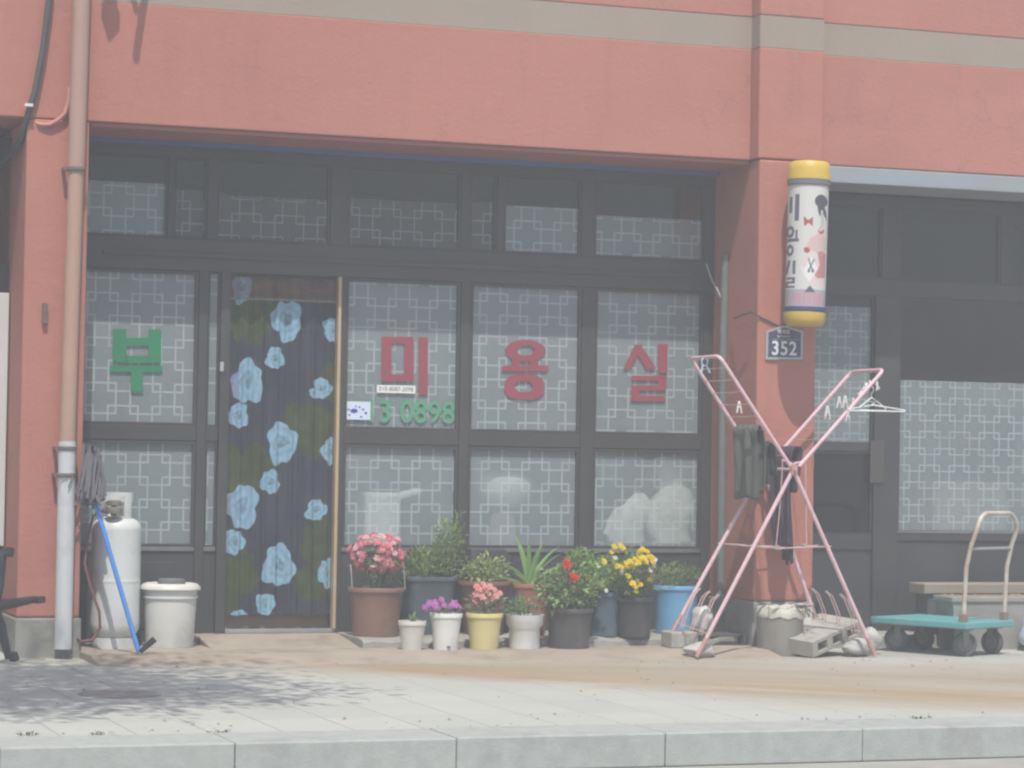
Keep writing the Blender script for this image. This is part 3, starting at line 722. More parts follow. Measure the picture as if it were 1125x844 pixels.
for k,(cx,cy,rx,ry,li) in enumerate(((312,352,17,23,0),(300,394,10.5,12.5,0),(352,426,11,12,0),(343,431,5,6,0),(270,421,17.5,25,1),(261,458,12,14,1),(309,487,16.5,24,0),(364,360,12,14,0),
        (363,495,10,16,0),(297,530,11,13.5,0),(267,557,18,25,1),(349,560,11,12,0),(340,565,5,6,0),(259,596,12,14,1),(308,622,18,24,0),(294,664,11,13,0),(361,630,9,17,0),(266,674,9,4,0),(262,318,11,17,1),(352,690,12,14,0))):
    rose(cx,cy,rx,ry,k+20,li)
top = PYg < 331
tn = vnoise(PXg/10, PYg/3, 8)[...,None]
img[top] = (img*.45 + .55*(tn*np.array((.20,.12,.05))+(1-tn)*np.array((.11,.05,.09))))[top]
img[(PYg>328)&(PYg<331)] = (.22,.20,.16)
streak = 1+.16*(vnoise(PXg*1.1, PYg/90, 9)-.5)
img = np.clip(img*streak[...,None], 0, 1)
XXw = cx0+(cx1-cx0)*xs[None,:]*np.ones((nz,1)); ZZw = cz0+(cz1-cz0)*zs[:,None]*np.ones((1,nx))
ZZw[0,:] += 0.004*np.sin(xs*40)
YYw = yq + .011*np.sin(xs[None,:]*38+.6*np.sin(zs[:,None]*4)) + .005*np.sin(xs[None,:]*91+zs[:,None]*2)
V = np.stack([XXw-cx0, YYw-yq, ZZw-cz0], -1).reshape(-1,3)
idx = np.arange(nz*nx).reshape(nz,nx)
F = np.stack([idx[:-1,:-1], idx[:-1,1:], idx[1:,1:], idx[1:,:-1]], -1).reshape(-1,4)
me = bpy.data.meshes.new('door_curtain'); me.from_pydata(V.tolist(), [], F.tolist()); me.materials.append(PRINT)
a = me.attributes.new('tint', 'FLOAT_COLOR', 'POINT'); a.data.foreach_set('color', np.concatenate([img.reshape(-1,3), np.ones((nz*nx,1))], 1).astype(np.float32).ravel())
me.polygons.foreach_set('use_smooth', [True]*len(me.polygons))
o = bpy.data.objects.new('door_curtain', me); COL.objects.link(o); place(o, (cx0,yq,cz0), None)
md = o.modifiers.new('solid','SOLIDIFY'); md.thickness = .002
tag(o, 'dark door curtain printed with pale blue roses hanging in the salon doorway', 'curtain')

# ------------------------------------------------------------------ things seen dimly behind the lower panes
PALE = mat('pale_green_cloth', (.82,.87,.80), .8, (.72,.78,.71), 4, .8)
yi = RC+.045
q0, q1 = at(402,541,yi), at(440,606,yi)
t = thing('towel_cabinet', ((q0.x+q1.x)/2, yi+.12, at(420,620,yi).z-.3), 'pale upright cabinet with a folded towel behind the film left of the grasses', 'cabinet')
MB().box(q0.x, q1.x, yi, yi+.25, .05, q0.z).build('cabinet_body', PALE, t, bevel=.02)
c = at(440, 545, yi); mb = MB()
mb.obox(c+Vector((.02,.10,.0)), Vector((.13,0,.035)), Vector((0,.10,0)), Vector((-.01,0,.022))); mb.build('towel', mat('white_towel', (.82,.84,.80), .9), t, bevel=.02)
c = at(554, 537, yi+.13)
t = thing('wash_basin', (c.x, yi+.13, .05), 'pale round wash basin on a pinkish stand behind the salon window', 'basin')
MB().lathe([(.05,-.13),(.12,-.115),(.18,-.04),(.195,.02),(.185,.07),(.13,.105),(.03,.12)], c, 36, 1, .60).build('bowl', mat('cream_ceramic', (.88,.88,.83), .4, (.66,.63,.56), 5, .8), t, smooth=True)
MB().lathe([(.12,.052-c.z),(.10,-.3),(.07,-.13)], (c.x-.01,c.y,c.z), 24, 1, .6).build('stand', mat('dusty_pink', (.40,.33,.36), .7), t, smooth=True)
def bag(px, py, rx, rz, name, label, m):
    c = at(px, py, yi+.1); mb = MB(); n = 24
    prof = [(rx*.75,-rz),(rx,-rz*.6),(rx*.97,-.1*rz),(rx*.8,.45*rz),(rx*.45,.8*rz),(rx*.2,rz)]
    mb.lathe([(a,b) for a, b in prof], c, n, 1, .5)
    for i, v in enumerate(mb.v):
        d = v-c; k = 1+.10*math.sin(5*math.atan2(d.y,d.x)+d.z*20)+.16*math.sin(d.z*23+px); v.x = c.x+d.x*k+.035*math.sin(d.z*15+px*.7); v.y = c.y+d.y*k; v.z += .05*math.sin(d.x*22+px)*max(0, d.z/rz)
    o = mb.build(name, m, smooth=True); return tag(o, label, 'bag')
bag(691, 570, .155, .17, 'plastic_bag', 'pale green lumpy bag behind the rightmost lower salon pane', PALE)
bag(737, 553, .17, .27, 'plastic_bag', 'taller cream bag behind the rightmost lower salon pane', mat('cream_plastic_bag', (.84,.84,.76), .7, (.74,.74,.67), 4, .8))
q = at(720,592,yi+.05); z = q.z
tag(MB().box(q.x-.36, q.x+.36, yi, yi+.3, z-.06, z-.02).build('window_shelf', mat('dim_shelf', (.2,.2,.2), .7), bevel=.004), 'low shelf carrying the pale bags behind the salon window', 'shelf')

# ------------------------------------------------------------------ potted plants
def pot(name, label, px, wpx, yrim, ybot, Y, z0, m, wb=.8, rim=.012, style='plain', group='potted plants along the shop front', sq=False, plant_name=None):
    """a pot of measured size standing at depth Y on level z0; returns thing, rim centre, rim radius"""
    base = at(px, ybot, Y); s_ = scale_at((base.x, Y, .3))
    R = wpx/2/s_; Hh = at(px, yrim, Y).z - z0
    c = Vector((base.x, Y, z0))
    t = thing(name, c, label, 'potted plant', group)
    n = 4 if sq else 40
    if style == 'waist':
        prof = [(.0,0),(R*.78,0),(R*.80,.01),(R*.80,Hh*.60),(R*.97,Hh*.72),(R*1.0,Hh*.97),(R*1.02,Hh),(R*.95,Hh),(R*.92,Hh*.8),(0,Hh*.8)]
    else:
        prof = [(.0,0),(R*wb,0),(R*wb*1.01,.008),(R*(wb+(.94-wb)*.5),Hh*.5),(R*.94,Hh-.03),(R*.945,Hh-.028),(R,Hh-.026),(R*1.005,Hh-.004),(R*.99,Hh),(R*.91,Hh),(R*.89,Hh-.035),(0,Hh-.035)]
    mb = MB(); mb.lathe(prof, c, 40)
    if sq:                                     # rounded-square planter
        for v in mb.v:
            d = v-c; r0 = math.hypot(d.x,d.y)
            if r0 > 1e-6:
                a_ = math.atan2(d.y,d.x); k = 1/max(abs(math.cos(a_)),abs(math.sin(a_))); k = min(k,1.28)
                v.x = c.x+d.x*k*.86; v.y = c.y+d.y*k*.70
    mb.build('pot', m, t, smooth=True)
    so_ = MB(); so_.lathe([(R*.90*(.85 if sq else 1),Hh-.032),(R*.5,Hh-.022),(.001,Hh-.018)], c, 24, 1, .8 if sq else 1); so_.build('soil', SOIL, t, smooth=True)
    return t, c+Vector((0,0,Hh)), R
def vary(c, rng, a=.3, warm=0):
    k = 2.7*(1+rng.uniform(-a,a)); return (c[0]*k*(1+rng.uniform(0,warm)), c[1]*k, c[2]*k)
def foliage(t, c, rad, n, ln, w, base, rng, name='foliage', upbias=.3, shell=.25, lay=0, stems=6, root=None):
    mb = MB()
    for i in range(n):
        while True:
            d = Vector((rng.uniform(-1,1), rng.uniform(-1,1), rng.uniform(-1,1)))
            if shell < d.length < 1: break
        # clumps: pull points towards a few lobes so that the outline is uneven
        p = c+Vector((d.x*rad[0], d.y*rad[1], d.z*rad[2]))
        p += Vector((math.sin(d.y*7+d.z*5),math.sin(d.x*6),math.sin(d.x*8+d.y*6)))*min(rad)*.16
        out = Vector((d.x, d.y, d.z*.6+upbias)) + Vector((rng.gauss(0,.45), rng.gauss(0,.45), rng.gauss(0,.35)))
        mb.leaf(p, out, Vector((rng.gauss(0,.4), rng.gauss(0,.4), 1)), ln*rng.uniform(.6,1.25), w*rng.uniform(.7,1.2), vary(base, rng, .38, .35), rng.uniform(0,.35))
    o = mb.build(name, LEAF, t)
    if stems and root is not None:
        ms = MB()
        for i in range(stems):
            a_ = rng.uniform(0,2*PI); e_ = c+Vector((math.cos(a_)*rad[0]*.7, math.sin(a_)*rad[1]*.7, rng.uniform(-.2,.7)*rad[2]))
            b_ = root+Vector((math.cos(a_)*.02, math.sin(a_)*.02, -.02))
            ms.tube([b_, (b_+e_)/2+Vector((0,0,.02)), e_], .0035, 5)
        ms.build('stem', STEM, t)
    return o
def blades(t, root, specs, base, rng, name='blade_leaf'):
    """sword leaves: (dx, dz, dy, width) tip offsets; each leaf one child"""
    for dx, dz, dy, w in specs:
        mb = MB(); n = 7; tip = root+Vector((dx,dy,dz)); vs = []
        side = Vector((1,0,0)) if abs(dx) < abs(dz)*.8 else Vector((.5,0,.85))
        for i in range(n+1):
            u = i/n; p = root+Vector((dx*u**1.3, dy*u**1.3, dz*(u*(1.25-.25*u*u) if dz > 0 else u)))
            ww = w*(1-u**2.5)*.5+.0008
            vs += [p-side*ww, p+Vector((0,-ww*.35,0)), p+side*ww]
        fs = []
        for i in range(n): a_ = i*3; fs += [(a_,a_+1,a_+4,a_+3), (a_+1,a_+2,a_+5,a_+4)]
        mb.add(vs, fs, vary(base, rng, .25)); mb.build(name, LEAF, t, origin=root, smooth=True)
def bloom_mesh(name, inner, outer, rad, layers, petals, rng, cup=.5):
    mb = MB()
    for l in range(layers):
        rr = rad*(1-.26*l); 
        for k in range(petals):
            a_ = 2*PI*(k+.5*l)/petals+rng.uniform(-.15,.15); d = Vector((math.cos(a_), math.sin(a_), 0)); x = Vector((-d.y,d.x,0))
            lift = rad*(.15+.25*l)*cup; w = rr*.52; jz = rng.uniform(-.12,.12)*rad
            vs = [Vector((0,0,0)), d*rr*.6+x*w*.5+Vector((0,0,lift)), d*rr*1.0+x*w*.35+Vector((0,0,lift*1.3+jz)), d*rr*.9+Vector((0,0,lift*1.1-jz)), d*rr*1.0-x*w*.35+Vector((0,0,lift*1.3+jz)), d*rr*.6-x*w*.5+Vector((0,0,lift))]
            o = len(mb.v); mb.add(vs, [(0,1,2,3),(0,3,4,5)], outer)
            mb.t[o] = inner; k2 = rng.uniform(.82,1.15)
            for q in range(1,6): mb.t[o+q] = tuple(min(1,c_*k2) for c_ in outer)
    o = mb.build(name, PETAL, None, origin=(0,0,0)); COL.objects.unlink(o); return o
def bloom(src, t, p, out, sc, rng, name='flower'):
    q = Vector(out).normalized().to_track_quat('Z','Y').to_euler()
    o = instance(src, name, t, p, q, sc); return o
rg = random.Random(5)
PINKS = [bloom_mesh('flower', (.85,.66,.66), c_, .027, 3, 6, rg) for c_ in ((.86,.22,.30),(.92,.55,.58),(.80,.17,.25))]
CORAL = [bloom_mesh('flower', (.80,.50,.42), c_, .024, 3, 6, rg) for c_ in ((.88,.32,.32),(.86,.48,.45))]
YELS = [bloom_mesh('flower', (.85,.55,.02), c_, .026, 3, 7, rg) for c_ in ((.85,.72,.05),(.82,.66,.03))]
MAGS = [bloom_mesh('flower', (.72,.40,.70), c_, .026, 3, 6, rg) for c_ in ((.55,.12,.52),(.62,.20,.58))]
REDF = [bloom_mesh('flower', (.60,.02,.02), (.82,.035,.03), .035, 3, 7, rg)]
WHITEF = [bloom_mesh('flower', (.7,.7,.4), (.8,.8,.78), .016, 2, 6, rg)]

BROWNP = mat('brown_plastic_pot', (.235,.125,.09), .5, (.20,.11,.08), 4, .7, dirt=(.26,.19,.15), dscale=5)
SLATEP = mat('slate_plastic_pot', (.062,.085,.10), .5, (.085,.10,.11), 4, .8, dirt=(.15,.155,.15), dscale=6)
CREAMP = mat('cream_plastic_pot', (.62,.60,.53), .5, (.5,.48,.42), 8, .8)
YELLP = mat('pale_yellow_pot', (.66,.58,.26), .45, (.58,.51,.24), 4, .7, dirt=(.50,.44,.27), dscale=6)
TERRA = mat('terracotta_pot', (.36,.15,.10), .8, (.30,.13,.09), 6, .8, dirt=(.36,.26,.2), dscale=7)
REDBR = mat('redbrown_shallow_pot', (.21,.09,.07), .6, (.16,.075,.06), 5, .8)
DARKP = mat('dark_grey_pot', (.065,.062,.062), .55, (.09,.085,.08), 4, .8, dirt=(.16,.145,.125), dscale=6)
DARKP2 = mat('black_pot', (.045,.045,.048), .55, (.065,.062,.06), 4, .8, dirt=(.13,.12,.105), dscale=6)
BLUEGP = mat('blue_grey_pot', (.070,.105,.15), .5, (.09,.12,.15), 4, .8, dirt=(.17,.17,.16), dscale=6)
BLUEB = mat('sky_blue_plastic', (.15,.37,.60), .4, (.13,.33,.54), 3, .7, dirt=(.28,.42,.54), dscale=6)
ZL = .10

# 1 carnation in brown pot
t, c, R = pot('potted_carnation', 'brown pot crowned by a ball of pink and white carnations beside the door', 412.5, 62, 645, 698, .22, ZL, BROWNP, .80)
fc = at(416, 608, .2); rad = (.185,.17,.125); r5 = random.Random(1)
foliage(t, fc-Vector((0,0,.05)), (.17,.16,.13), 420, .05, .012, (.055,.085,.045), r5, root=c, stems=12)
for k in range(96):
    while True:
        d = Vector((r5.uniform(-1,1), r5.uniform(-1,.5), r5.uniform(-.75,1)))
        if .35 < d.length < 1: break
    d = d.normalized()*r5.uniform(.80,1.05)
    p = fc+Vector((d.x*rad[0], d.y*rad[1], d.z*rad[2]))
    bloom(PINKS[r5.randrange(3)], t, p, d+Vector((0,-.35,.3)), r5.uniform(.75,1.05), r5)
mb = MB()
for px_ in (387, 445): mb.tube([at(px_,648,.22), at(px_-1,630,.2), at(px_-2,620,.2)], .004, 5)
mb.build('support_stick', mat('pale_stick', (.55,.55,.52), .6), t)

# 2 slate planter with grasses
t, c, R = pot('potted_shrub', 'slate blue square planter with tall loose green shoots beside the carnation pot', 469, 66, 633, 699, .38, ZL, SLATEP, .88, sq=True)
r5 = random.Random(2)
foliage(t, c+Vector((-.03,0,.07)), (.17,.13,.10), 500, .055, .014, (.075,.12,.045), r5, upbias=.9, root=c, stems=8)
foliage(t, c+Vector((.13,.02,.17)), (.085,.10,.19), 380, .05, .013, (.085,.135,.05), r5, upbias=.8, root=c, stems=6)
foliage(t, c+Vector((.205,.02,.30)), (.035,.05,.13), 90, .045, .012, (.10,.15,.05), r5, upbias=.9, root=c, stems=3)

# 3 seedling in small cream pot
t, c, R = pot('potted_seedling', 'smallest cream pot holding one tiny seedling', 452.5, 31, 682, 703.5, -.20, gz, CREAMP, .72)
blades(t, c-Vector((0,0,.03)), [(.02,.09,0,.022),(-.03,.075,-.02,.024),(.035,.05,-.02,.02),(0,.06,-.03,.018)], (.12,.17,.05), random.Random(3), 'seedling_leaf')

# 4 white tall pot, magenta flowers spilling left
t, c, R = pot('potted_pansy', 'tall white pot with magenta flowers spilling over its left rim', 489.5, 36, 673.5, 712, -.20, gz, WHITEPL, .74)
r5 = random.Random(4)
foliage(t, c+Vector((0,0,.01)), (.10,.08,.035), 120, .035, .014, (.07,.10,.05), r5, root=c, stems=4)
for (x, y, s_) in ((467,667,.8),(472,663,1.0),(478,662,.9),(480,667,1.1),(485,659,.9),(488,665,.8),(499,664,1.25),(495,667,.8),(505,667,.6),(470,669,.7)):
    bloom(MAGS[r5.randrange(2)], t, at(x,y,-.24+r5.uniform(-.03,.03)), (r5.uniform(-.4,.4),-1,.5), s_, r5)
q = at(493,711.5,-.2-R*.76); MB().lathe([(.001,0),(.012,0),(.012,.008),(.001,.008)], q, 12).build('drain_hole', CABLE, t)

# 5 yellow pot, coral carnations
t, c, R = pot('potted_carnation', 'pale yellow pot with a small bunch of coral pink carnations', 531.5, 41, 673.5, 712, -.18, gz, YELLP, .74)
r5 = random.Random(6)
foliage(t, c+Vector((.02,0,.05)), (.11,.09,.07), 260, .045, .011, (.06,.10,.055), r5, root=c, stems=8)
for (x, y) in ((524,645),(531,642),(538,645),(523,653),(530,656),(537,652),(543,648),(533,648),(527,649),(545,655),(540,658),(549,652),(522,660),(534,660)):
    bloom(CORAL[r5.randrange(2)], t, at(x,y,-.22+r5.uniform(-.04,.02)), (r5.uniform(-.5,.5),-1,.6), r5.uniform(.8,1.15), r5)

# 6 shallow red-brown pot behind
t, c, R = pot('potted_herb', 'shallow red brown pot with pale leafy herb behind the yellow pot', 531, 60, 638, 697, .30, ZL, REDBR, .70)
foliage(t, c+Vector((-.0,0,.06)), (.15,.12,.09), 420, .045, .022, (.12,.165,.07), random.Random(7), root=c, stems=8)

# 7 white waisted pot
t, c, R = pot('potted_sprout', 'squat white waisted pot with a low tuft of green', 576, 42, 675, 712.5, -.17, gz, WHITEPL, .78, style='waist')
foliage(t, c+Vector((-.02,0,.035)), (.09,.08,.06), 200, .045, .013, (.06,.12,.05), random.Random(8), root=c, stems=5, upbias=.8)

# 8 terracotta pot, sword leaves
t, c, R = pot('potted_iris', 'terracotta pot with long upright sword shaped leaves', 582, 41, 641, 698, .22, ZL, TERRA, .80)
blades(t, c-Vector((.01,0,.03)), [(-.10,.34,.02,.042),(-.02,.32,-.03,.036),(.10,.30,.0,.045),(.20,.27,-.02,.040),(.27,.16,-.03,.032),(-.20,.16,-.05,.032),(.04,.22,-.06,.034),(-.14,.10,-.08,.028),(.16,.14,-.08,.03),(-.06,.26,.05,.036),(.24,.22,.05,.030),(-.26,.08,0,.026)], (.105,.175,.06), random.Random(9))

# 9 dark grey pot with red geranium
t, c, R = pot('potted_geranium', 'big dark grey pot of bushy foliage with two red geranium heads', 625, 52, 668, 713, -.16, gz, DARKP, .84)
r5 = random.Random(10)
foliage(t, at(622,648,-.16), (.19,.16,.16), 900, .042, .026, (.085,.135,.055), r5, root=c, stems=9)
foliage(t, at(640,618,-.10), (.10,.10,.09), 260, .045, .026, (.09,.16,.055), r5, root=c, stems=4)
for (x, y) in ((622,617),(626,619),(624,623),(621,621),(628,632),(633,634),(630,637)):
    bloom(REDF[0], t, at(x,y,-.33+r5.uniform(-.02,.02)), (r5.uniform(-.4,.4),-1,.5), r5.uniform(.42,.6), r5)

# 10 blue grey pot behind
t, c, R = pot('potted_shrub', 'blue grey pot with feathery bright green bush behind the geranium', 661, 46, 650, 697, .12, ZL, BLUEGP, .84)
foliage(t, at(668,634,.10), (.18,.14,.12), 620, .05, .018, (.105,.175,.06), random.Random(12), root=c, stems=8)

# 11 black pot with yellow chrysanthemums
t, c, R = pot('potted_chrysanthemum', 'black pot with yellow chrysanthemums over dark leaves', 696, 42, 656, 697, .02, ZL, DARKP2, .86)
r5 = random.Random(13)
foliage(t, at(694,632,.02), (.13,.12,.16), 560, .042, .018, (.075,.12,.05), r5, root=c, stems=10)
for (x, y) in ((675,601),(682,600),(672,607),(663,617),(684,602),(678,622),(683,623),(706,604),(711,606),(704,606),(692,617),(697,614),(701,618),(706,613),(712,612),(716,612),(690,621),(696,620),(702,611),(695,641),(700,639),(703,642),(714,637),(699,650),(690,633),(698,645),(688,619),(709,617),(717,617)):
    bloom(YELS[r5.randrange(2)], t, at(x,y,-.12+r5.uniform(-.05,.05)), (r5.uniform(-.4,.4),-1,.7), r5.uniform(.7,1.0), r5)
for (x, y) in ((676,613),(658,622),(718,622),(715,627),(683,629),(666,649),(720,615)):
    bloom(WHITEF[0], t, at(x,y,-.12), (0,-1,.4), 1.0, r5)

# 12 sky blue bucket
t, c, R = pot('potted_bush', 'sky blue plastic bucket with a low green bush by the right column', 742, 51, 643, 694, .22, ZL, BLUEB, .84)
foliage(t, c+Vector((0,0,.055)), (.17,.14,.085), 620, .03, .015, (.085,.125,.06), random.Random(14), root=c, stems=8, upbias=.6)
mb = MB()
hp = arc((c.x,c.y,c.z-.02), R*1.0, PI, 2*PI, 16, (1,0,0), (0,-.55,.0))
hp = [p_+Vector((0,0,-.10*math.sin(PI*i/16))) for i, p_ in enumerate(hp)]
mb.tube(hp, .004, 6); mb.build('handle', BLUEB, t)

# dark tub leaning on the kick panel
q0, q1 = at(515,602,.48), at(560,640,.48)
t0 = MB(); pts_ = [(q0.x,.44,.10),(q1.x-.01,.44,.10),(q1.x,.44,q0.z-.06),(q1.x-.05,.44,q0.z-.005),(q0.x,.44,q0.z)]
t0.prism(pts_, (0,.10,0)); tag(t0.build('plastic_tub', DARKP2, bevel=.01), 'black plastic tub with rounded corner standing behind the herb pot', 'tub')

# ------------------------------------------------------------------ gas cylinder
cx_, cy_ = at(125.5, 700, .20).x, .20
t = thing('gas_cylinder', (cx_, cy_, gz), 'tall white gas cylinder standing before the leftmost salon window', 'gas cylinder')
WGAS = mat('white_gas_paint', (.63,.66,.64), .4, (.57,.59,.57), 3, .8, dirt=(.46,.42,.37), dscale=5)
zc = lambda py: at(125, py, cy_).z
Rg = .150
zt = zc(572)
prof = [(Rg*.55,.0),(Rg*.8,.03),(Rg*.97,.07),(Rg,.11),(Rg,zc(638)-gz-.02),(Rg,zc(638)-gz-.006),(Rg*1.015,zc(638)-gz),(Rg,zc(638)-gz+.006),(Rg,zc(638)-gz+.02),(Rg,zt-gz-.06),(Rg,zt-gz-.05),(Rg*.96,zt-gz-.02),(Rg*.8,zt-gz+.005),(Rg*.5,zt-gz+.022),(.001,zt-gz+.03)]
MB().lathe([(r_, z_+.04 if i < 4 else z_) for i,(r_,z_) in enumerate(prof)], (cx_,cy_,gz), 48).build('body', WGAS, t, smooth=True)
MB().lathe([(Rg*.86,0),(Rg*.86,.065),(Rg*.82,.065),(Rg*.82,0)], (cx_,cy_,gz), 40).build('foot_ring', WGAS, t, smooth=True)
mb = MB(); n = 40; zr0, zr1 = zt+.005, zc(541)
for k, (a0,a1,z0_,z1_) in enumerate(((-.5,2.9,zr1-.06,zr1),(2.9,5.78,zr1-.018,zr1),(-1.05,-.45,zr0,zr1-.0005),(1.6,2.2,zr0,zr1-.0005))):
    rr = Rg*.66+.0008*k; a0 += -.25; a1 += -.25
    outer = arc((cx_,cy_,z0_), rr, a0, a1, 18, (1,0,0), (0,1,0)); inner = arc((cx_,cy_,z0_), rr-.006, a0, a1, 18, (1,0,0), (0,1,0))
    vs = []; 
    for o_, i_ in zip(outer, inner): vs += [o_, i_, o_+Vector((0,0,z1_-z0_)), i_+Vector((0,0,z1_-z0_))]
    fs = []
    for i in range(18): a_ = 4*i; fs += [(a_,a_+4,a_+6,a_+2),(a_+1,a_+3,a_+7,a_+5),(a_+2,a_+6,a_+7,a_+3),(a_,a_+1,a_+5,a_+4)]
    fs += [(0,2,3,1),(72,73,75,74)]
    mb.add(vs, fs)
mb.build('collar', WGAS, t, smooth=True)
VAL = mat('grey_brass_valve', (.20,.20,.18), .5, (.28,.24,.16), 15, .8, metal=.3)
mb = MB(); vc = Vector((cx_-.03, cy_-.06, zt+.03))
mb.lathe([(.02,0),(.02,.05),(.014,.06)], vc, 14); mb.lathe([(.035,.06),(.045,.065),(.045,.09),(.035,.095)], vc, 16); mb.tube([vc+Vector((0,0,.03)), vc+Vector((-.07,-.02,.03))], .014, 10)
mb.lathe([(.001,-.02),(.05,-.02),(.055,0),(.05,.02),(.001,.02)], vc+Vector((-.01,-.05,.035)), 16)
mb.build('valve', VAL, t, smooth=True)
hose = [vc+Vector((-.08,-.03,.03)), vc+Vector((-.13,-.03,.0)), at(97,590,.05), at(93,620,.02), at(101,650,0), at(109,672,-.02), at(110,690,-.03), at(102,703,-.04), at(90,705,-.05), at(82,700,.02)]
MB().tube([p_ for p_ in hose], .009, 8).build('gas_hose', mat('maroon_rubber_hose', (.17,.07,.065), .5), t, smooth=True)

# ------------------------------------------------------------------ mop leaning upside down
yb_, yt_ = -.30, -.10
p0, p1 = at(152.5,717,yb_), at(103,546,yt_)
p0.z = max(p0.z, .012)
t = thing('mop', p0, 'upturned mop with grey strands and bright blue handle leaning by the gas cylinder', 'mop')
MB().tube([p0, p1], .0145, 12).build('handle', mat('bright_blue_plastic', (.06,.23,.66), .35, (.07,.25,.60), 4, .6), t, smooth=True)
mb = MB(); e0, e1 = p0+Vector((.005,-.01,.004)), at(170,702,yb_-.02)
mb.tube([e0, e1], [.014,.020], 10); mb.build('grip', mat('black_rubber', (.03,.03,.035), .6), t, smooth=True)
mb = MB(); r5 = random.Random(21); dirm = (p1-p0).normalized()
for k in range(150):
    a_ = r5.uniform(0,2*PI); c_, s_2 = math.cos(a_), math.sin(a_); up1 = r5.uniform(.10,.29); ou = r5.uniform(.02,.064)
    s0 = p1+dirm*r5.uniform(-.03,.03); lean_ = Vector((-.012,0,0))
    q1 = s0+Vector((c_*ou*.5, s_2*ou*.5, up1*.55))+lean_*.4
    q2 = s0+Vector((c_*ou*.9, s_2*ou*.9, up1))+lean_
    q3 = s0+Vector((c_*ou*1.25+r5.uniform(-.02,.02), s_2*ou*1.25, up1*.62-r5.uniform(.0,.06)))+lean_*1.2
    q4 = s0+Vector((c_*ou*1.3+r5.uniform(-.03,.03), s_2*ou*1.3, up1*.2-r5.uniform(.0,.10)))+lean_*1.1
    mb.tube([s0,q1,q2,q3,q4][:r5.choice((3,4,5,5))], .0085, 5)
mb.build('mop_head', mat('grey_mop_yarn', (.19,.18,.20), .95, (.12,.115,.13), 25, .9), t, smooth=True)

# ------------------------------------------------------------------ lidded bucket
c = Vector((at(186,700,.22).x, .22, gz)); s_ = scale_at(c); Rb = 60/2/s_; Hh = at(186,648,.22).z-gz
t = thing('lidded_bucket', c, 'off white plastic bucket with a flat lid between gas cylinder and door', 'bucket')
BKT = mat('translucent_white_plastic', (.66,.66,.62), .45, (.56,.57,.54), 5, .9, dirt=(.44,.42,.36), dscale=4)
MB().lathe([(0,0),(Rb*.86,0),(Rb*.88,.01),(Rb*.97,Hh-.05),(Rb*1.03,Hh-.048),(Rb*1.03,Hh-.036),(Rb*.98,Hh-.034),(Rb*.99,Hh),(0,Hh)], c, 44).build('bucket_body', BKT, t, smooth=True)
MB().lathe([(Rb*1.08,Hh+.001),(Rb*1.11,Hh+.006),(Rb*1.09,Hh+.022),(Rb*1.0,Hh+.036),(Rb*.9,Hh+.042),(Rb*.86,Hh+.036),(0,Hh+.036)], c, 44).build('lid', mat('cream_lid_plastic', (.64,.63,.58), .45, (.54,.53,.48), 5, .8), t, smooth=True)
mb = MB(); hp = arc((c.x,c.y,c.z+Hh-.05), Rb*1.02, PI*1.02, 2*PI*.98, 20, (1,0,0), (0,-1,0)); hp = [p_+Vector((0,0,-.19*math.sin(PI*i/20))) for i, p_ in enumerate(hp)]
mb.tube(hp, .0035, 6); mb.build('handle', mat('galvanised_wire', (.5,.5,.5), .4, metal=.5), t)
q = c+Vector((.005,-.01,Hh+.0365))
tag(MB().lathe([(0,0),(Rb*.50,0),(Rb*.52,.012),(Rb*.48,.03),(Rb*.40,.034),(Rb*.38,.02),(0,.02)], q, 28).build('lid_dish', mat('dark_grey_dish', (.16,.16,.155), .6), smooth=True), 'dark grey round dish lying on the white bucket lid', 'dish')

# ------------------------------------------------------------------ overturned office chair at the left edge
hub = at(-8, 666, -.42); BLACKP = mat('black_nylon', (.028,.030,.034), .5, (.045,.045,.05), 6, .8)
t = thing('office_chair', (hub.x, hub.y, .0), 'overturned black swivel chair lying on its side at the left column', 'chair')
axv = Vector((-.55,.83,0)).normalized(); e1 = Vector((.83,.55,0)).normalized(); e2 = Vector((0,0,1))
for k in range(5):
    a_ = math.radians(5+72*k if k else 5); d = e1*math.cos(a_)+e2*math.sin(a_)
    mb = MB(); mb.tube([hub, hub+d*.12-axv*.02, hub+d*.33-axv*.0], [.036,.03,.021], 10)
    lg = mb.build('leg', BLACKP, t, smooth=True)
    q = hub+d*.32 - axv*.035
    mb = MB(); mb.tube([hub+d*.32, q], .010, 8); mb.obox(q-axv*.012, d*.026, d.cross(axv)*.020, axv*.024); mb.build('caster', BLACKP, lg, bevel=.01)
MB().tube([hub-axv*.03, hub+axv*.16], .036, 14).build('hub', BLACKP, t, smooth=True)
MB().tube([hub+axv*.16, hub+axv*.40], .022, 12).build('gas_lift', mat('dark_chrome', (.2,.2,.2), .3, metal=.8), t, smooth=True)
sc_ = hub+axv*.43-e1*.06+e2*.0
mb = MB(); mb.obox(sc_, e1*.22, e2*.23, axv*.04); mb.build('seat', mat('black_fabric', (.03,.03,.032), .9), t, bevel=.035)
bk = hub+axv*.75-e1*.30; mb = MB(); mb.obox(bk, e1*.035, e2*.21, axv*.25); mb.build('backrest', MATS['black_fabric'], t, bevel=.03)
mb = MB(); mb.tube([sc_-e1*.15+axv*.05, sc_-e1*.26+axv*.10, bk-axv*.15-e1*.03], .016, 8); mb.build('back_bar', BLACKP, t, smooth=True)

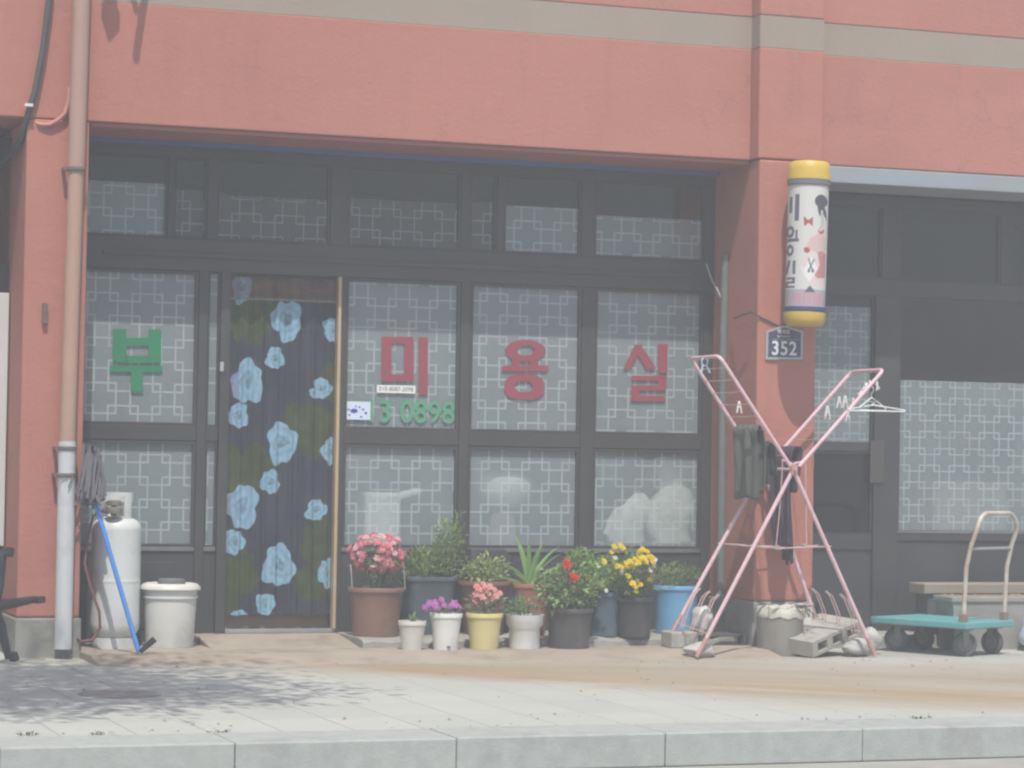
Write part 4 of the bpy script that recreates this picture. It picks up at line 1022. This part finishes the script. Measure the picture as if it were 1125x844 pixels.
# ------------------------------------------------------------------ manhole cover
c = at(131.5, 763, Z=0.0)
mb = MB(); mb.lathe([(.212,.001),(.212,.005),(.190,.005),(.189,.003),(.182,.003),(.181,.006),(.10,.006),(.09,.004),(.05,.004),(.045,.007),(.001,.007)], c, 48)
tag(mb.build('manhole_cover', mat('rusty_cast_iron', (.25,.21,.185), .7, (.36,.35,.33), 7, 1.0, bump=.4, bscale=60), smooth=True), 'round rusty manhole cover set in the shaded pavement', 'manhole cover')

# ------------------------------------------------------------------ clothes drying rack
YN, YF = -.65, -.20
PKM = mat('pink_enamel_tube', (.70,.49,.535), .4, (.64,.43,.47), 5, .7, dirt=(.42,.24,.18), dscale=9)
RUSTY = mat('rusty_pink_tube', (.40,.22,.18), .7, (.55,.34,.33), 14, 1.0)
WIRE = mat('pale_pink_wire', (.60,.42,.42), .5, (.45,.33,.30), 9, .8)
def on(px, py, Y): return at(px, py, Y)
knee = at(871.5, 516, YN); kneeF = Vector((knee.x, YF, knee.z))
t = thing('drying_rack', (knee.x, (YN+YF)/2, .0), 'folding pink tubular clothes rack spread in an X before the right column', 'drying rack')
def wing(n_, cn, corner_f, rungs, kx):
    """one U shaped wing: near tube, rounded corner bar, far tube; wires between"""
    c0, c1 = cn, Vector((cn.x, YF, cn.z)); k0 = knee+Vector((kx,0,.02)); k1 = Vector((k0.x, YF, k0.z))
    d = (k0-c0).normalized(); rr = .05; pts = [k0, c0+d*rr]
    for i in range(1,5): 
        u = i/5; pts.append((c0+d*rr)*(1-u)**2+c0*2*u*(1-u)+(c0+Vector((0,rr,0)))*u*u)
    pts.append(c0+Vector((0,rr,0))); pts.append(c1-Vector((0,rr,0)))
    for i in range(1,5):
        u = i/5; pts.append((c1-Vector((0,rr,0)))*(1-u)**2+c1*2*u*(1-u)+(c1+d*rr)*u*u)
    pts += [c1+d*rr, k1]
    w = MB().tube(pts, .0125, 10).build('wing', PKM, t, smooth=True)
    for u in rungs:
        a_ = c0.lerp(k0, u); b_ = Vector((a_.x, YF, a_.z)); MB().tube([a_, (a_+b_)/2-Vector((0,0,.004)), b_], .0028, 6).build('rung', WIRE, w)
    return c0, k0
cl = at(790.5, 391.5, YN); cr = at(971, 406.5, YN)
L0, LK = wing('wing', cl, None, [.10,.21,.32,.43,.54,.66,.78,.90], -.02)
R0, RK = wing('wing', cr, None, [.12,.24,.36,.48,.60,.72,.84,.95], .04)
feet = [(at(765.5,722,YN), YN), (at(961.5,725,YN), YN)]
fl, fr_ = feet[0][0], feet[1][0]; fl.z = max(fl.z,.012); fr_.z = max(fr_.z,.012)
flF, frF = at(739,694,YF), Vector((at(908.5,687,YF).x, YF, .02))
for a_, b_ in ((knee, fl), (knee, fr_), (kneeF, flF), (kneeF, frF)):
    lg = MB().tube([a_, b_.lerp(a_, .10)], .0135, 10).build('leg', PKM, t, smooth=True)
    MB().tube([b_.lerp(a_, .10), b_], .0138, 10).build('rusty_foot', RUSTY, lg, smooth=True)
for k_, yy in ((knee, YN), (kneeF, YF)):
    mb = MB(); mb.obox(k_+Vector((0,-.012,.0)), Vector((.022,0,0)), Vector((0,.012,0)), Vector((0,0,.03))); mb.tube([k_+Vector((0,-.035,0)), k_+Vector((0,.02,0))], .013, 10); mb.build('hinge', RUSTY, t, bevel=.004)
MB().tube([knee+Vector((-.08,.0,.06)), knee+Vector((.0,0,.035)), knee+Vector((.09,0,.06))], .006, 6).build('brace', PKM, t)
MB().tube([knee, kneeF], .010, 8).build('cross_tube', PKM, t)
def leg_at(foot, z, Y):
    k_ = knee if Y == YN else kneeF; u = (z-foot.z)/(k_.z-foot.z); return foot.lerp(k_, u)
zs_ = at(850,600,YN).z
for k, yy in enumerate((YN, YN+.15, YN+.30, YF)):
    u = k/3; a_ = leg_at(fl,zs_,YN).lerp(leg_at(flF,zs_,YF),u); b_ = leg_at(fr_,zs_,YN).lerp(leg_at(frF,zs_,YF),u)
    MB().tube([a_-Vector((.03,0,0)), (a_+b_)/2-Vector((0,0,.012*(1+(k%2)))), b_+Vector((.03,0,0))], .0042, 6).build('shelf_rod', WIRE, t)
for k, u in enumerate((.30, .72)):
    q = leg_at(fl,zs_,YN).lerp(leg_at(fr_,zs_,YN),u); MB().tube([Vector((knee.x-.075+.16*k, YN, knee.z+.06)), Vector((knee.x-.085+.18*k, YN+.005, knee.z-.22)), q], .0035, 6).build('stay_wire', WIRE, t)
# shoe hooks on both lower sides
for foot, footF, sg in ((fl, flF, 1), (fr_, frF, -1)):
    a0 = leg_at(foot, .16, YN); b0 = leg_at(footF, .20, YF); MB().tube([a0, b0], .004, 6).build('hook_rail', WIRE, t)
    for u in (.2,.5,.8):
        p_ = a0.lerp(b0,u); q_ = Vector((p_.x+sg*.0, p_.y, p_.z))
        hk = [q_+Vector((-.012,-.02,-.02)), q_+Vector((sg*.02,-.02,.09)), q_+Vector((sg*.07,-.02,.20)), q_+Vector((sg*.11,-.012,.235)), q_+Vector((sg*.11,.012,.235)), q_+Vector((sg*.07,.02,.20)), q_+Vector((sg*.02,.02,.09)), q_+Vector((-.012,.02,-.02))]
        MB().tube(hk, .0035, 6).build('shoe_hook', WIRE, t, smooth=True)

# laundry hung over the rungs (cloth folded over a rung that runs away from the viewer)
def draped(name, label, cat, rung, y0, y1, front, back, m, seed, taper=.0, fold=.014, spread=.03, origin=None):
    r_ = random.Random(seed); ph = [r_.uniform(0,6) for _ in range(4)]; nu, nw = 40, 40; vs = []; fs = []
    for i in range(nu+1):
        u = i/nu
        for j in range(nw+1):
            s_ = j/nw*(front+back)-back                      # arc length from the rung, - = back side
            y = y0+(y1-y0)*u; dn = abs(s_)
            y = (y0+y1)/2+(y-(y0+y1)/2)*(1-taper*dn/max(front,back))
            sd = 1 if s_ > 0 else -1
            off = sd*min(spread, dn*.8)*(.55+.45*math.cos(dn*3))
            fx = fold*min(1,dn*8)*math.sin(u*13+ph[0]+dn*2)+fold*.6*math.sin(u*27+ph[1]+sd)
            vs.append(Vector((rung.x-off+fx, y+.01*math.sin(dn*9+ph[2]), rung.z+.006-dn+.012*math.sin(u*9+ph[3])*dn*2)))
    for i in range(nu):
        for j in range(nw): a_ = i*(nw+1)+j; fs.append((a_, a_+1, a_+nw+2, a_+nw+1))
    mb = MB(); mb.add(vs, fs)
    o = mb.build(name, m, smooth=True, solid=.004); return tag(o, label, cat)
def wing_pt(c0, k0, u): return c0.lerp(k0, u)
ur = (at(838,467,YN).z-L0.z)/(LK.z-L0.z)
draped('trousers', 'grey green trousers folded over a left rung of the pink rack', 'clothing', wing_pt(L0,LK,ur), YN+.06, YF-.05, .47, .43, mat('grey_green_cloth', (.115,.12,.105), .95, (.085,.09,.08), 9, .8), 31, taper=-.05)
ur2 = (at(856,486,YN).z-L0.z)/(LK.z-L0.z)
draped('dark_cloth', 'short dark grey cloth hanging beside the trousers near the rack hinge', 'clothing', wing_pt(L0,LK,ur2), YN+.06, YF, .27, .22, mat('dark_grey_cloth', (.055,.055,.055), .95, (.04,.04,.04), 9, .8), 32)
PURP = mat('purple_cloth', (.085,.045,.085), .9, (.045,.03,.05), 5, .9, dirt=(.28,.08,.14), dscale=4, stretch=(1,1,.25))
pr = at(866, 490, -.34); pr.y = -.34
draped('purple_apron', 'long dark purple apron with pink patches dangling under the rack hinge', 'clothing', pr+Vector((-.02,0,0)), YN+.12, YF+.02, .66, .30, PURP, 33, taper=.35, fold=.02)
draped('black_stocking', 'narrow black cloth strip hanging lowest behind the purple apron', 'clothing', pr+Vector((.04,.02,.0)), YN+.26, YF-.0, .76, .2, mat('black_cloth', (.03,.028,.035), .9), 34, taper=.3, fold=.012)

# pegs
def peg(px, py, Y, m, label, s_=1.0, rot=0.0):
    c_ = at(px, py, Y); mb = MB(); w = .011*s_; h = .038*s_
    for sg in (-1,1):
        mb.obox(c_+Vector((sg*w*.85,0,0)), Vector((.0042*s_,0,0)), Vector((0,.006*s_,0)), Vector((-sg*w*.65,0,h)))
    mb.obox(c_+Vector((0,-.001,h*.05)), Vector((w*.7,0,0)), Vector((0,.004*s_,0)), Vector((0,0,.004*s_)))
    return tag(mb.build('clothes_peg', m, bevel=.002), label, 'clothes peg', 'clothes pegs on the drying rack')
WPEG = mat('white_peg', (.78,.78,.76), .4)
peg(812, 447.5, (YN+YF)/2, WPEG, 'white peg clipped alone on the left wing above the trousers', 1.0)
peg(909, 453.5, (YN+YF)/2+.05, WPEG, 'white peg lowest on the right wing of the rack', 1.15)
peg(922, 442, (YN+YF)/2, WPEG, 'white peg left of a close pair on the right wing', 1.0)
peg(928.5, 441.5, (YN+YF)/2-.05, WPEG, 'white peg right of a close pair on the right wing', 1.05)
peg(937.5, 441.5, YN+.02, WPEG, 'white peg clamped beside the near tube of the right wing', .7)
peg(931.5, 457.5, YN-.02, WPEG, 'white peg hanging just under the near tube of the right wing', .8)
# pale blue looped peg at the top left
c_ = at(774, 402, (YN+YF)/2)
mb = MB(); mb.tube(arc(c_+Vector((0,0,.025)), .020, 0, 2*PI*.97, 16, (1,0,0), (0,0,1.25)), .005, 7)
mb.tube([c_+Vector((-.012,0,.005)), c_+Vector((-.022,0,-.05))], .006, 7); mb.tube([c_+Vector((.010,0,.005)), c_+Vector((.038,0,-.045))], .006, 7)
tag(mb.build('ring_peg', mat('pale_blue_plastic', (.45,.62,.70), .4), smooth=True), 'pale blue ring shaped peg at the top of the left wing', 'clothes peg')
# white wire hangers tangled at the right tip
HW = mat('white_coated_wire', (.74,.77,.76), .4)
def hanger(c_, yawh, tilt, s_, label):
    a_ = Vector((math.cos(yawh), math.sin(yawh), 0)); up_ = Vector((-math.sin(yawh)*math.sin(tilt), math.cos(yawh)*math.sin(tilt), math.cos(tilt)))
    mb = MB()
    tri_ = [c_, c_+a_*.06*s_-up_*.03*s_, c_+a_*.20*s_-up_*.11*s_, c_+a_*.19*s_-up_*.135*s_, c_-up_*.135*s_, c_-a_*.19*s_-up_*.135*s_, c_-a_*.20*s_-up_*.11*s_, c_-a_*.06*s_-up_*.03*s_]
    mb.tube(tri_, .0045, 7, closed=True)
    mb.tube([c_, c_+up_*.03]+arc(c_+up_*.055, .025, -PI/2, PI*.95, 12, a_, up_), .004, 7)
    return tag(mb.build('wire_hanger', HW, smooth=True), label, 'hanger', 'white hangers at the rack tip')
q = at(957.5, 437, YN+.03)
hanger(q, .35, .15, .62, 'upright white wire hanger hooked on the tip of the right wing')
hanger(at(959,440,YN+.02)+Vector((0,0,-.03)), -.25, 1.25, .95, 'white wire hanger tipped nearly flat below the wing tip')
mb = MB(); r5 = random.Random(8); q = at(956,421,YN)
for k in range(7):
    a_ = q+Vector((r5.uniform(-.04,.04), r5.uniform(-.03,.03), r5.uniform(-.01,.02))); mb.tube([a_, a_+Vector((r5.uniform(-.03,.03),-.01,-.03)), a_+Vector((r5.uniform(-.05,.05),0,-.07+r5.uniform(-.02,.05)))], .006, 6)
tag(mb.build('string_knot', HW, smooth=True), 'white knot of string tied at the tip of the right wing', 'string')

# ------------------------------------------------------------------ stones and blocks holding the rack
ROCK = mat('pale_stone', (.47,.46,.42), .9, (.34,.33,.30), 9, .9, bump=.8, bscale=22, dirt=(.24,.23,.20), dscale=8)
def rock(c_, rx, ry, rz, rot, seed, name, label, m=ROCK):
    r_ = random.Random(seed); ph = [r_.uniform(0,6) for _ in range(8)]; mb = MB(); n = 28; k = 16; vs = []; fs = []
    for i in range(k+1):
        th = PI*i/k
        for j in range(n):
            a_ = 2*PI*j/n; d = Vector((math.sin(th)*math.cos(a_), math.sin(th)*math.sin(a_), math.cos(th)))
            f = 1+.09*math.sin(3*d.x+ph[0])*math.sin(4*d.y+ph[1])+.07*math.sin(5*d.z+ph[2]+2*d.x)+.05*math.sin(7*d.x+ph[3])*math.sin(6*d.z+ph[4])
            p_ = Vector((d.x*rx, d.y*ry, d.z*rz))*f; p_ = Matrix.Rotation(rot,3,'Z') @ p_
            vs.append(Vector(c_)+p_)
    for i in range(k):
        for j in range(n): fs.append((i*n+j, (i+1)*n+j, (i+1)*n+(j+1)%n, i*n+(j+1)%n))
    mb.add(vs, fs)
    o = mb.build(name, m, smooth=True); return tag(o, label, 'stone', 'stones weighting the drying rack')
q = at(771,718,-.58); rock((q.x,-.56,.050), .105,.075,.055, .1, 3, 'stone', 'oval pale stone behind the front left foot of the rack')
q = at(945,720,-.55); rock((q.x,-.52,.062), .12,.07,.058, .35, 5, 'stone', 'long pale stone lying behind the front right foot of the rack')
q = at(957,706,-.40); rock((q.x+.01,-.36,.09), .07,.075,.088, .8, 9, 'stone', 'upright pale stone between cinder block and blue cart')
BLK = mat('cinder_block_concrete', (.41,.39,.345), .95, (.31,.295,.265), 10, .9, bump=.7, bscale=60, dirt=(.19,.175,.15), dscale=5)
# cinder block: three holes through its narrow side, one end propped on the stone
def cinder(c_, ux, uy, uz, lx, ly, lz, name):
    """lx long axis, holes run along uy; ring-by-ring front face with three openings"""
    xs_ = [-1,-.80,-.42,-.19,.19,.42,.80,1]; zs_2 = [-1,-.58,.58,1]; mb = MB()
    def P(i,k,s_): return c_+ux*xs_[i]*lx+uz*zs_2[k]*lz+uy*s_*ly
    for s_ in (-1,1):
        for i in range(7):
            for k in range(3):
                if k == 1 and i in (1,3,5): continue
                q_ = [P(i,k,s_),P(i+1,k,s_),P(i+1,k+1,s_),P(i,k+1,s_)]
                mb.add(q_ if s_ < 0 else q_[::-1], [(0,1,2,3)])
    for i in (1,3,5):
        for (i0,k0,i1,k1) in ((i,1,i+1,1),(i+1,1,i+1,2),(i+1,2,i,2),(i,2,i,1)):
            mb.add([P(i0,k0,-1),P(i1,k1,-1),P(i1,k1,1),P(i0,k0,1)], [(0,3,2,1)])
    for (a_,b_,c2,d_) in (((0,0),(7,0),0,0),((7,3),(0,3),0,0),((7,0),(7,3),0,0),((0,3),(0,0),0,0)):
        mb.add([P(*a_,-1),P(*b_,-1),P(*b_,1),P(*a_,1)], [(0,3,2,1)])
    return mb.build(name, BLK)
A_ = at(897,727,Z=0.005)     # near lower corner
ux = Vector((.87,.42,.24)).normalized(); uy = Vector((-.50,.86,.07)); uy = (uy-ux*uy.dot(ux)).normalized(); uz = ux.cross(uy)
lx, ly, lz = .26,.165,.050
A_ = Vector((at(897,724,-.66).x, -.62, .004)); cc = A_+ux*lx+uy*ly+uz*lz
tag(cinder(cc, ux, uy, uz, lx, ly, lz, 'cinder_block'), 'grey cinder block with three holes tilted on a stone at the rack', 'cinder block')
q0, q1 = at(735,700,YF), at(761,714,YF)
tag(MB().box(q0.x-.02, q1.x, YF-.09, YF+.09, .0+(gz if q1.x < 7.16 and YF > -.34 else 0), flF.z+.002 if flF.z > .08 else .1).build('brick', BLK, bevel=.008), 'small grey brick under the rear left foot of the rack', 'brick')
q0, q1 = at(765,699,-.05), at(816,711,-.05)
t2 = MB()
for k in range(4): t2.box(q0.x+.005, q1.x, -.10+k*.075, -.06+k*.075, gz+.055, gz+.075)
t2.box(q0.x+.005, q0.x+.035, -.10, .165, gz, gz+.0545); t2.box(q1.x-.03, q1.x, -.10, .165, gz, gz+.0545)
tag(t2.build('slatted_stand', mat('dark_wet_wood', (.06,.058,.056), .8, (.09,.085,.08), 8, .8), bevel=.004), 'low dark slatted stand on the ground left of the right column', 'stand')
c_ = at(772, 684, .02); z0_ = gz+.0755
o = rock((c_.x, .03, z0_+.085), .070,.075,.095, 0, 17, 'white_bag', 'crumpled white plastic bag standing on the low dark slatted stand', mat('crumpled_white_plastic', (.66,.66,.63), .5, (.50,.50,.47), 12, .9, bump=.9, bscale=18))
o['category'] = 'bag'; del o['group']
q = at(843, 716, -.42)
tag(MB().obox((q.x,-.38,.012), Vector((.09,-.03,0)), Vector((.006,.02,0)), Vector((0,0,.010))).build('wood_scrap', mat('bleached_wood', (.52,.50,.44), .8, (.42,.40,.34), 10, .8), bevel=.003), 'short bleached stick lying in front of the mottled tub', 'wood')

# ------------------------------------------------------------------ mottled tub at the column, cup beside it
c_ = Vector((at(856.5, 700, -.32).x, -.32, 0)); s_ = scale_at(c_); Rt = 52/2/s_; Ht = at(856,676,-.32).z
t = thing('tub_planter', c_, 'mottled grey tub heaped with pale crust and dry twigs against the right column', 'tub')
MB().lathe([(0,0),(Rt*.92,0),(Rt*.95,.01),(Rt*1.0,Ht-.01),(Rt*1.02,Ht),(Rt*.95,Ht),(Rt*.94,Ht-.03),(0,Ht-.03)], c_, 40).build('tub', mat('mottled_grey_tub', (.34,.325,.285), .8, (.22,.21,.18), 6, 1.0, dirt=(.40,.385,.33), dscale=5, stretch=(1,1,.4)), t, smooth=True)
mb = MB(); r5 = random.Random(3)
mb.lathe([(Rt*1.04,Ht-.012),(Rt*1.06,Ht+.012),(Rt*.95,Ht+.045),(Rt*.6,Ht+.066),(.001,Ht+.07)], c_, 40)
for v in mb.v: v.z += .012*math.sin(v.x*60)*math.sin(v.y*47+1)
mb.build('crust', mat('pale_mottled_crust', (.62,.61,.52), .9, (.42,.41,.34), 16, 1.0, bump=.8, bscale=40, dirt=(.10,.10,.09), dscale=14), t, smooth=True)
mb = MB()
for k in range(9):
    b_ = c_+Vector((r5.uniform(.0,.13), r5.uniform(-.13,.0), Ht+.05)); mb.tube([b_, b_+Vector((r5.uniform(-.01,.08),-.05,.02)), b_+Vector((r5.uniform(.0,.10),-.11,-.05))], .003, 5)
mb.build('twig', BARK, t)
c_ = Vector((at(882, 690, -.22).x, -.215, 0)); s_ = scale_at(c_)
z1_ = at(882,664,-.215).z
tag(MB().lathe([(0,.0),(.052,.0),(.054,.006),(.068,z1_),(.071,z1_+.002),(.066,z1_+.003),(.060,z1_-.03),(0,z1_-.03)], c_, 28).build('plastic_cup', WHITEPL, smooth=True), 'slim white plastic bucket squeezed between the mottled tub and the column', 'bucket')

# ------------------------------------------------------------------ platform cart
th = math.radians(26); Sv = Vector((math.cos(th), math.sin(th), 0)); Lv = Vector((-Sv.y, Sv.x, 0))
Bc = at(1062, 692, Y=-.75); zd_ = Bc.z; wS, wL = .545, .765
TEAL = mat('teal_painted_deck', (.12,.36,.36), .5, (.10,.30,.31), 4, .8, dirt=(.22,.36,.34), dscale=8)
t = thing('platform_cart', Bc+Sv*wS/2+Lv*wL/2-Vector((0,0,zd_)), 'teal four wheeled platform cart with rusty white push handle', 'cart')
dc = Bc+Sv*wS/2+Lv*wL/2+Vector((0,0,.022))
MB().obox(dc, Sv*wS/2, Lv*wL/2, Vector((0,0,.022))).build('deck', TEAL, t, bevel=.008)
RUBBER = mat('grey_rubber_tyre', (.075,.075,.078), .8, (.11,.11,.11), 9, .8)
RIMM = mat('dusty_wheel_rim', (.20,.20,.20), .6, (.14,.14,.14), 9, .8)
FORK = mat('dull_steel_fork', (.22,.21,.20), .5, (.17,.13,.11), 14, .9, metal=.4)
Rw = .078
for k, (u, v, swing) in enumerate(((.09,.11,.9), (wS-.09,.11,0), (.09,wL-.11,.9), (wS-.09,wL-.11,0))):
    c_ = Bc+Sv*u+Lv*v; c_ = Vector((c_.x, c_.y, Rw)); axd = (Sv*math.cos(swing)+Lv*math.sin(swing)).normalized(); dr = axd.cross(Vector((0,0,1)))
    if swing: c_ += dr*.03
    mb = MB(); prof = [(Rw*.62,-.02),(Rw*.90,-.022),(Rw,-.014),(Rw,.014),(Rw*.90,.022),(Rw*.62,.02)]; n = 28; vs = []; fs = []
    for r_, h_ in prof: vs += [c_+axd*h_+(dr*math.cos(2*PI*j/n)+Vector((0,0,1))*math.sin(2*PI*j/n))*r_ for j in range(n)]
    for i in range(5):
        for j in range(n): fs.append((i*n+j, i*n+(j+1)%n, (i+1)*n+(j+1)%n, (i+1)*n+j))
    for j in range(n): fs.append((5*n+j, 5*n+(j+1)%n, (j+1)%n, j))
    wh = MB().add(vs, fs).build('wheel', RUBBER, t, smooth=True)
    MB().tube([c_-axd*.015, c_+axd*.015], Rw*.615, 24).build('rim', RIMM, wh, smooth=True)
    mb = MB()
    for sg in (-1,1): mb.obox(c_+axd*sg*.030+Vector((0,0,(zd_-Rw)/2-.01)), axd*.003, dr*.022, Vector((0,0,(zd_-Rw)/2+.012)))
    mb.obox(Vector((c_.x,c_.y,zd_-.006)), axd*.042, dr*.045, Vector((0,0,.0055))); mb.build('fork', FORK, t, bevel=.002)
HP = mat('chipped_white_tube', (.58,.57,.53), .5, (.40,.30,.20), 16, 1.0, dirt=(.33,.20,.12), dscale=7)
b0 = Bc+Sv*.035+Lv*.05+Vector((0,0,.045)); b1 = Bc+Sv*(wS-.045)+Lv*.05+Vector((0,0,.045))
topz = at(1090,563,b0.y+.1).z; lean = -Lv*.0+Sv*.02
LN = -Lv*.085; Hh_ = topz-b0.z; pts = [b0, b0+Vector((.005,0,Hh_*.50))+LN*.15, b0+Vector((.010,0,Hh_*.70))+LN*.5]
inw = Sv
corner = .13
for i in range(1,7):
    u = i/7*PI/2; pts.append(b0+LN+Vector((.012,0,Hh_-corner))+Sv*(corner*(1-math.cos(u)))+Vector((0,0,corner*math.sin(u))))
for i in range(1,7):
    u = PI/2-i/7*PI/2; pts.append(b1+LN+Vector((.012,0,Hh_-corner))-Sv*(corner*(1-math.cos(u)))+Vector((0,0,corner*math.sin(u))))
pts += [b1+Vector((.010,0,Hh_*.70))+LN*.5, b1+Vector((.005,0,Hh_*.50))+LN*.15, b1]
MB().tube(pts, .0145, 12).build('push_handle', HP, t, smooth=True)
zc_ = at(1085,603,b0.y).z-b0.z
MB().tube([b0+LN*.45+Vector((.008,0,zc_)), b1+LN*.45+Vector((.008,0,zc_))], .009, 10).build('cross_bar', mat('bare_steel_bar', (.42,.43,.44), .4, metal=.4), t, smooth=True)
for b_ in (b0, b1): MB().obox(b_+Vector((0,0,.025)), Sv*.024, Lv*.022, Vector((0,0,.028))).build('socket', mat('rusty_socket', (.20,.17,.15), .7, (.27,.17,.11), 16, .9), t, bevel=.004)

# ------------------------------------------------------------------ planter, boards and sack behind the cart
WP = mat('weathered_pale_planter', (.31,.305,.28), .85, (.23,.225,.205), 5, .9, bump=.3, bscale=40)
yb2 = .00
q0, q1 = at(1036,655,yb2), at(1150,690,yb2)
x0, x1 = q0.x, q1.x+.25; zt2 = q0.z; zb2 = .0
t = thing('long_planter', ((x0+x1)/2, .02, zb2), 'long pale planter trough of brown soil behind the blue cart', 'planter')
A4 = [(x0,-.13,zt2),(x1,-.13,zt2),(x1,.14,zt2),(x0,.14,zt2)]; I4 = [(x0+.03,-.10,zt2),(x1-.03,-.10,zt2),(x1-.03,.11,zt2),(x0+.03,.11,zt2)]
mb = MB(); mb.ring(A4, I4, (0,0,-.035)); mb.build('rim', WP, t, bevel=.006)
mb = MB(); D4 = [(x0+.04,-.10,zb2),(x1-.04,-.10,zb2),(x1-.04,.11,zb2),(x0+.04,.11,zb2)]; U4 = [(x0+.012,-.118,zt2-.036),(x1-.012,-.118,zt2-.036),(x1-.012,.128,zt2-.036),(x0+.012,.128,zt2-.036)]
mb.add(D4+U4, [(3,2,1,0),(0,1,5,4),(1,2,6,5),(2,3,7,6),(3,0,4,7),(4,5,6,7)]); mb.build('trough', WP, t)
mb = MB(); nx2, ny2 = 40, 8; vs = []; fs = []
for i in range(nx2+1):
    for j in range(ny2+1):
        vs.append(Vector((x0+.031+(x1-x0-.062)*i/nx2, -.099+.208*j/ny2, zt2-.018+.03*math.sin(i*.5)*math.sin(j*.9)*.6+r5.uniform(0,.018))))
for i in range(nx2):
    for j in range(ny2): a_ = i*(ny2+1)+j; fs.append((a_, a_+ny2+1, a_+ny2+2, a_+1))
mb.add(vs, fs); mb.build('soil', mat('dry_brown_soil', (.22,.15,.10), .95, (.32,.24,.17), 25, .9, bump=.6), t)
q0, q1 = at(1011,641,.26), at(1011,653,.26)
zA, zB = q0.z, q1.z
t = thing('plank_bench', (q0.x+.8, .28, .085), 'weathered plank bench standing against the dark panel behind the trough', 'bench')
MB().box(q0.x, q0.x+2.0, .20, .42, zB+.005, zA).build('plank', mat('weathered_plank', (.31,.28,.22), .85, (.22,.195,.155), 6, .9, stretch=(.3,4,4), bump=.3), t, bevel=.006)
for xx in (q0.x+.04, q0.x+1.8): MB().box(xx, xx+.16, .22, .40, .086, zB+.004).build('support', mat('dark_block', (.10,.105,.11), .8), t, bevel=.005)
c_ = at(1137, 668, -.30)
o = rock((c_.x+.06, -.25, .125), .13,.13,.135, .2, 23, 'plastic_sack', 'white and blue plastic sack at the right edge beside the cart', mat('blue_white_sack', (.58,.63,.68), .5, (.30,.42,.60), 5, .9, bump=.6, bscale=14))
o['category'] = 'sack'; del o['group']

# ------------------------------------------------------------------ weeds in the kerb joint, grit
for k, (px_, py_, lab) in enumerate(((30,808.5,'tiny weed in the kerb seam under the tree shade'), (108,807.5,'small weed in the kerb seam below the manhole cover'), (238,805.8,'dark weed tuft in the kerb seam below the lidded bucket'), (1012,791,'small weed tuft in the kerb seam below the teal cart'))):
    q = at(px_, py_, Z=.0); r6 = random.Random(60+k); mb = MB()
    for i in range(16):
        a_ = r6.uniform(0,6.28); mb.leaf(q+Vector((r6.uniform(-.05,.05), r6.uniform(-.012,.012), 0)), Vector((math.cos(a_), math.sin(a_)*.5, r6.uniform(.3,1.2))), Vector((0,0,1)), r6.uniform(.02,.05), .010, vary((.05,.075,.03), r6, .3), .3)
    tag(mb.build('weed', LEAF), lab, 'weed')
mb = MB(); r6 = random.Random(88)
for k in range(240):
    if k < 150: p_ = Vector((r6.uniform(1.8,9.5), -r6.random()**1.6*2.6-.68, .003))
    else: p_ = Vector((r6.uniform(.8,8.5), KB+.05+r6.random()**2*.5, .003))
    r_ = r6.choice((.004,.005,.006,.009,.012)); a_ = r6.uniform(0,6.28); ux_ = Vector((math.cos(a_), math.sin(a_), 0)); uy_ = Vector((-ux_.y, ux_.x, 0))
    top_ = p_+Vector((0,0,r_*.7)); ring_ = [p_+ux_*r_*math.cos(j*1.2566)*r6.uniform(.7,1.3)+uy_*r_*math.sin(j*1.2566)*r6.uniform(.7,1.3) for j in range(5)]
    mb.add(ring_+[top_], [(j,(j+1)%5,5) for j in range(5)])
structure(mb.build('grit', mat('dark_grit', (.20,.18,.15), .9, (.34,.32,.28), 3, 1.0), origin=(0,0,0)), 'stuff')

# ------------------------------------------------------------------ street tree just left of the frame (its shade falls on the pavement)
tb = Vector((.62, -4.05, 0)); r5 = random.Random(77)
t = thing('street_tree', tb, 'leafy street tree by the kerb left of the salon', 'tree')
mb = MB(); trunk = [tb, tb+Vector((.02,-.03,1.6)), tb+Vector((.06,-.15,3.2)), tb+Vector((.15,-.70,4.6)), tb+Vector((.28,-1.10,6.0))]
mb.tube(trunk, [.14,.115,.10,.075,.04], 12); mb.build('trunk', BARK, t, smooth=True)
mb = MB(); tips = []
for k in range(16):
    a_ = k*2.4; b_ = trunk[3].lerp(trunk[4], (k%6)/5); L_ = r5.uniform(.7,1.45)
    e_ = b_+Vector((math.cos(a_)*L_+.15, math.sin(a_)*L_*.9-.15, r5.uniform(.2,1.3))); mb.tube([b_, b_.lerp(e_,.5)+Vector((0,0,.1)), e_], [.04,.025,.012], 7); tips.append(e_)
mb.build('limb', BARK, t, smooth=True)
mb = MB()
for e_ in tips:
    for g in range(9):
        c2 = e_+Vector((r5.gauss(0,.42), r5.gauss(0,.42), r5.gauss(0,.34)))
        for i in range(68):
            d = Vector((r5.gauss(0,1), r5.gauss(0,1), r5.gauss(0,.7))); p_ = c2+d*.19
            if p_.z < 4.2: continue
            mb.leaf(p_, d+Vector((0,0,.2)), Vector((r5.gauss(0,.5),r5.gauss(0,.5),1)), .085*r5.uniform(.7,1.3), .05, vary((.022,.075,.022), r5, .4), .2)
mb.build('crown', LEAF, t)

# ------------------------------------------------------------------ added volume stands in for veiling glare from a window before the camera
m, n, b = new_mat('veil_glare'); n.nodes.remove(b)
pv = n.nodes.new('ShaderNodeVolumePrincipled'); pv.inputs['Color'].default_value = (.965,.985,.98,1); pv.inputs['Density'].default_value = VEIL_DENSITY
L(n, pv.outputs[0], n.nodes['Material Output'].inputs['Volume'])
structure(MB().box(-42, 62, -62, 18, -1.15, 9.6).build('glare_haze', m, origin=(0,0,0)), 'stuff')
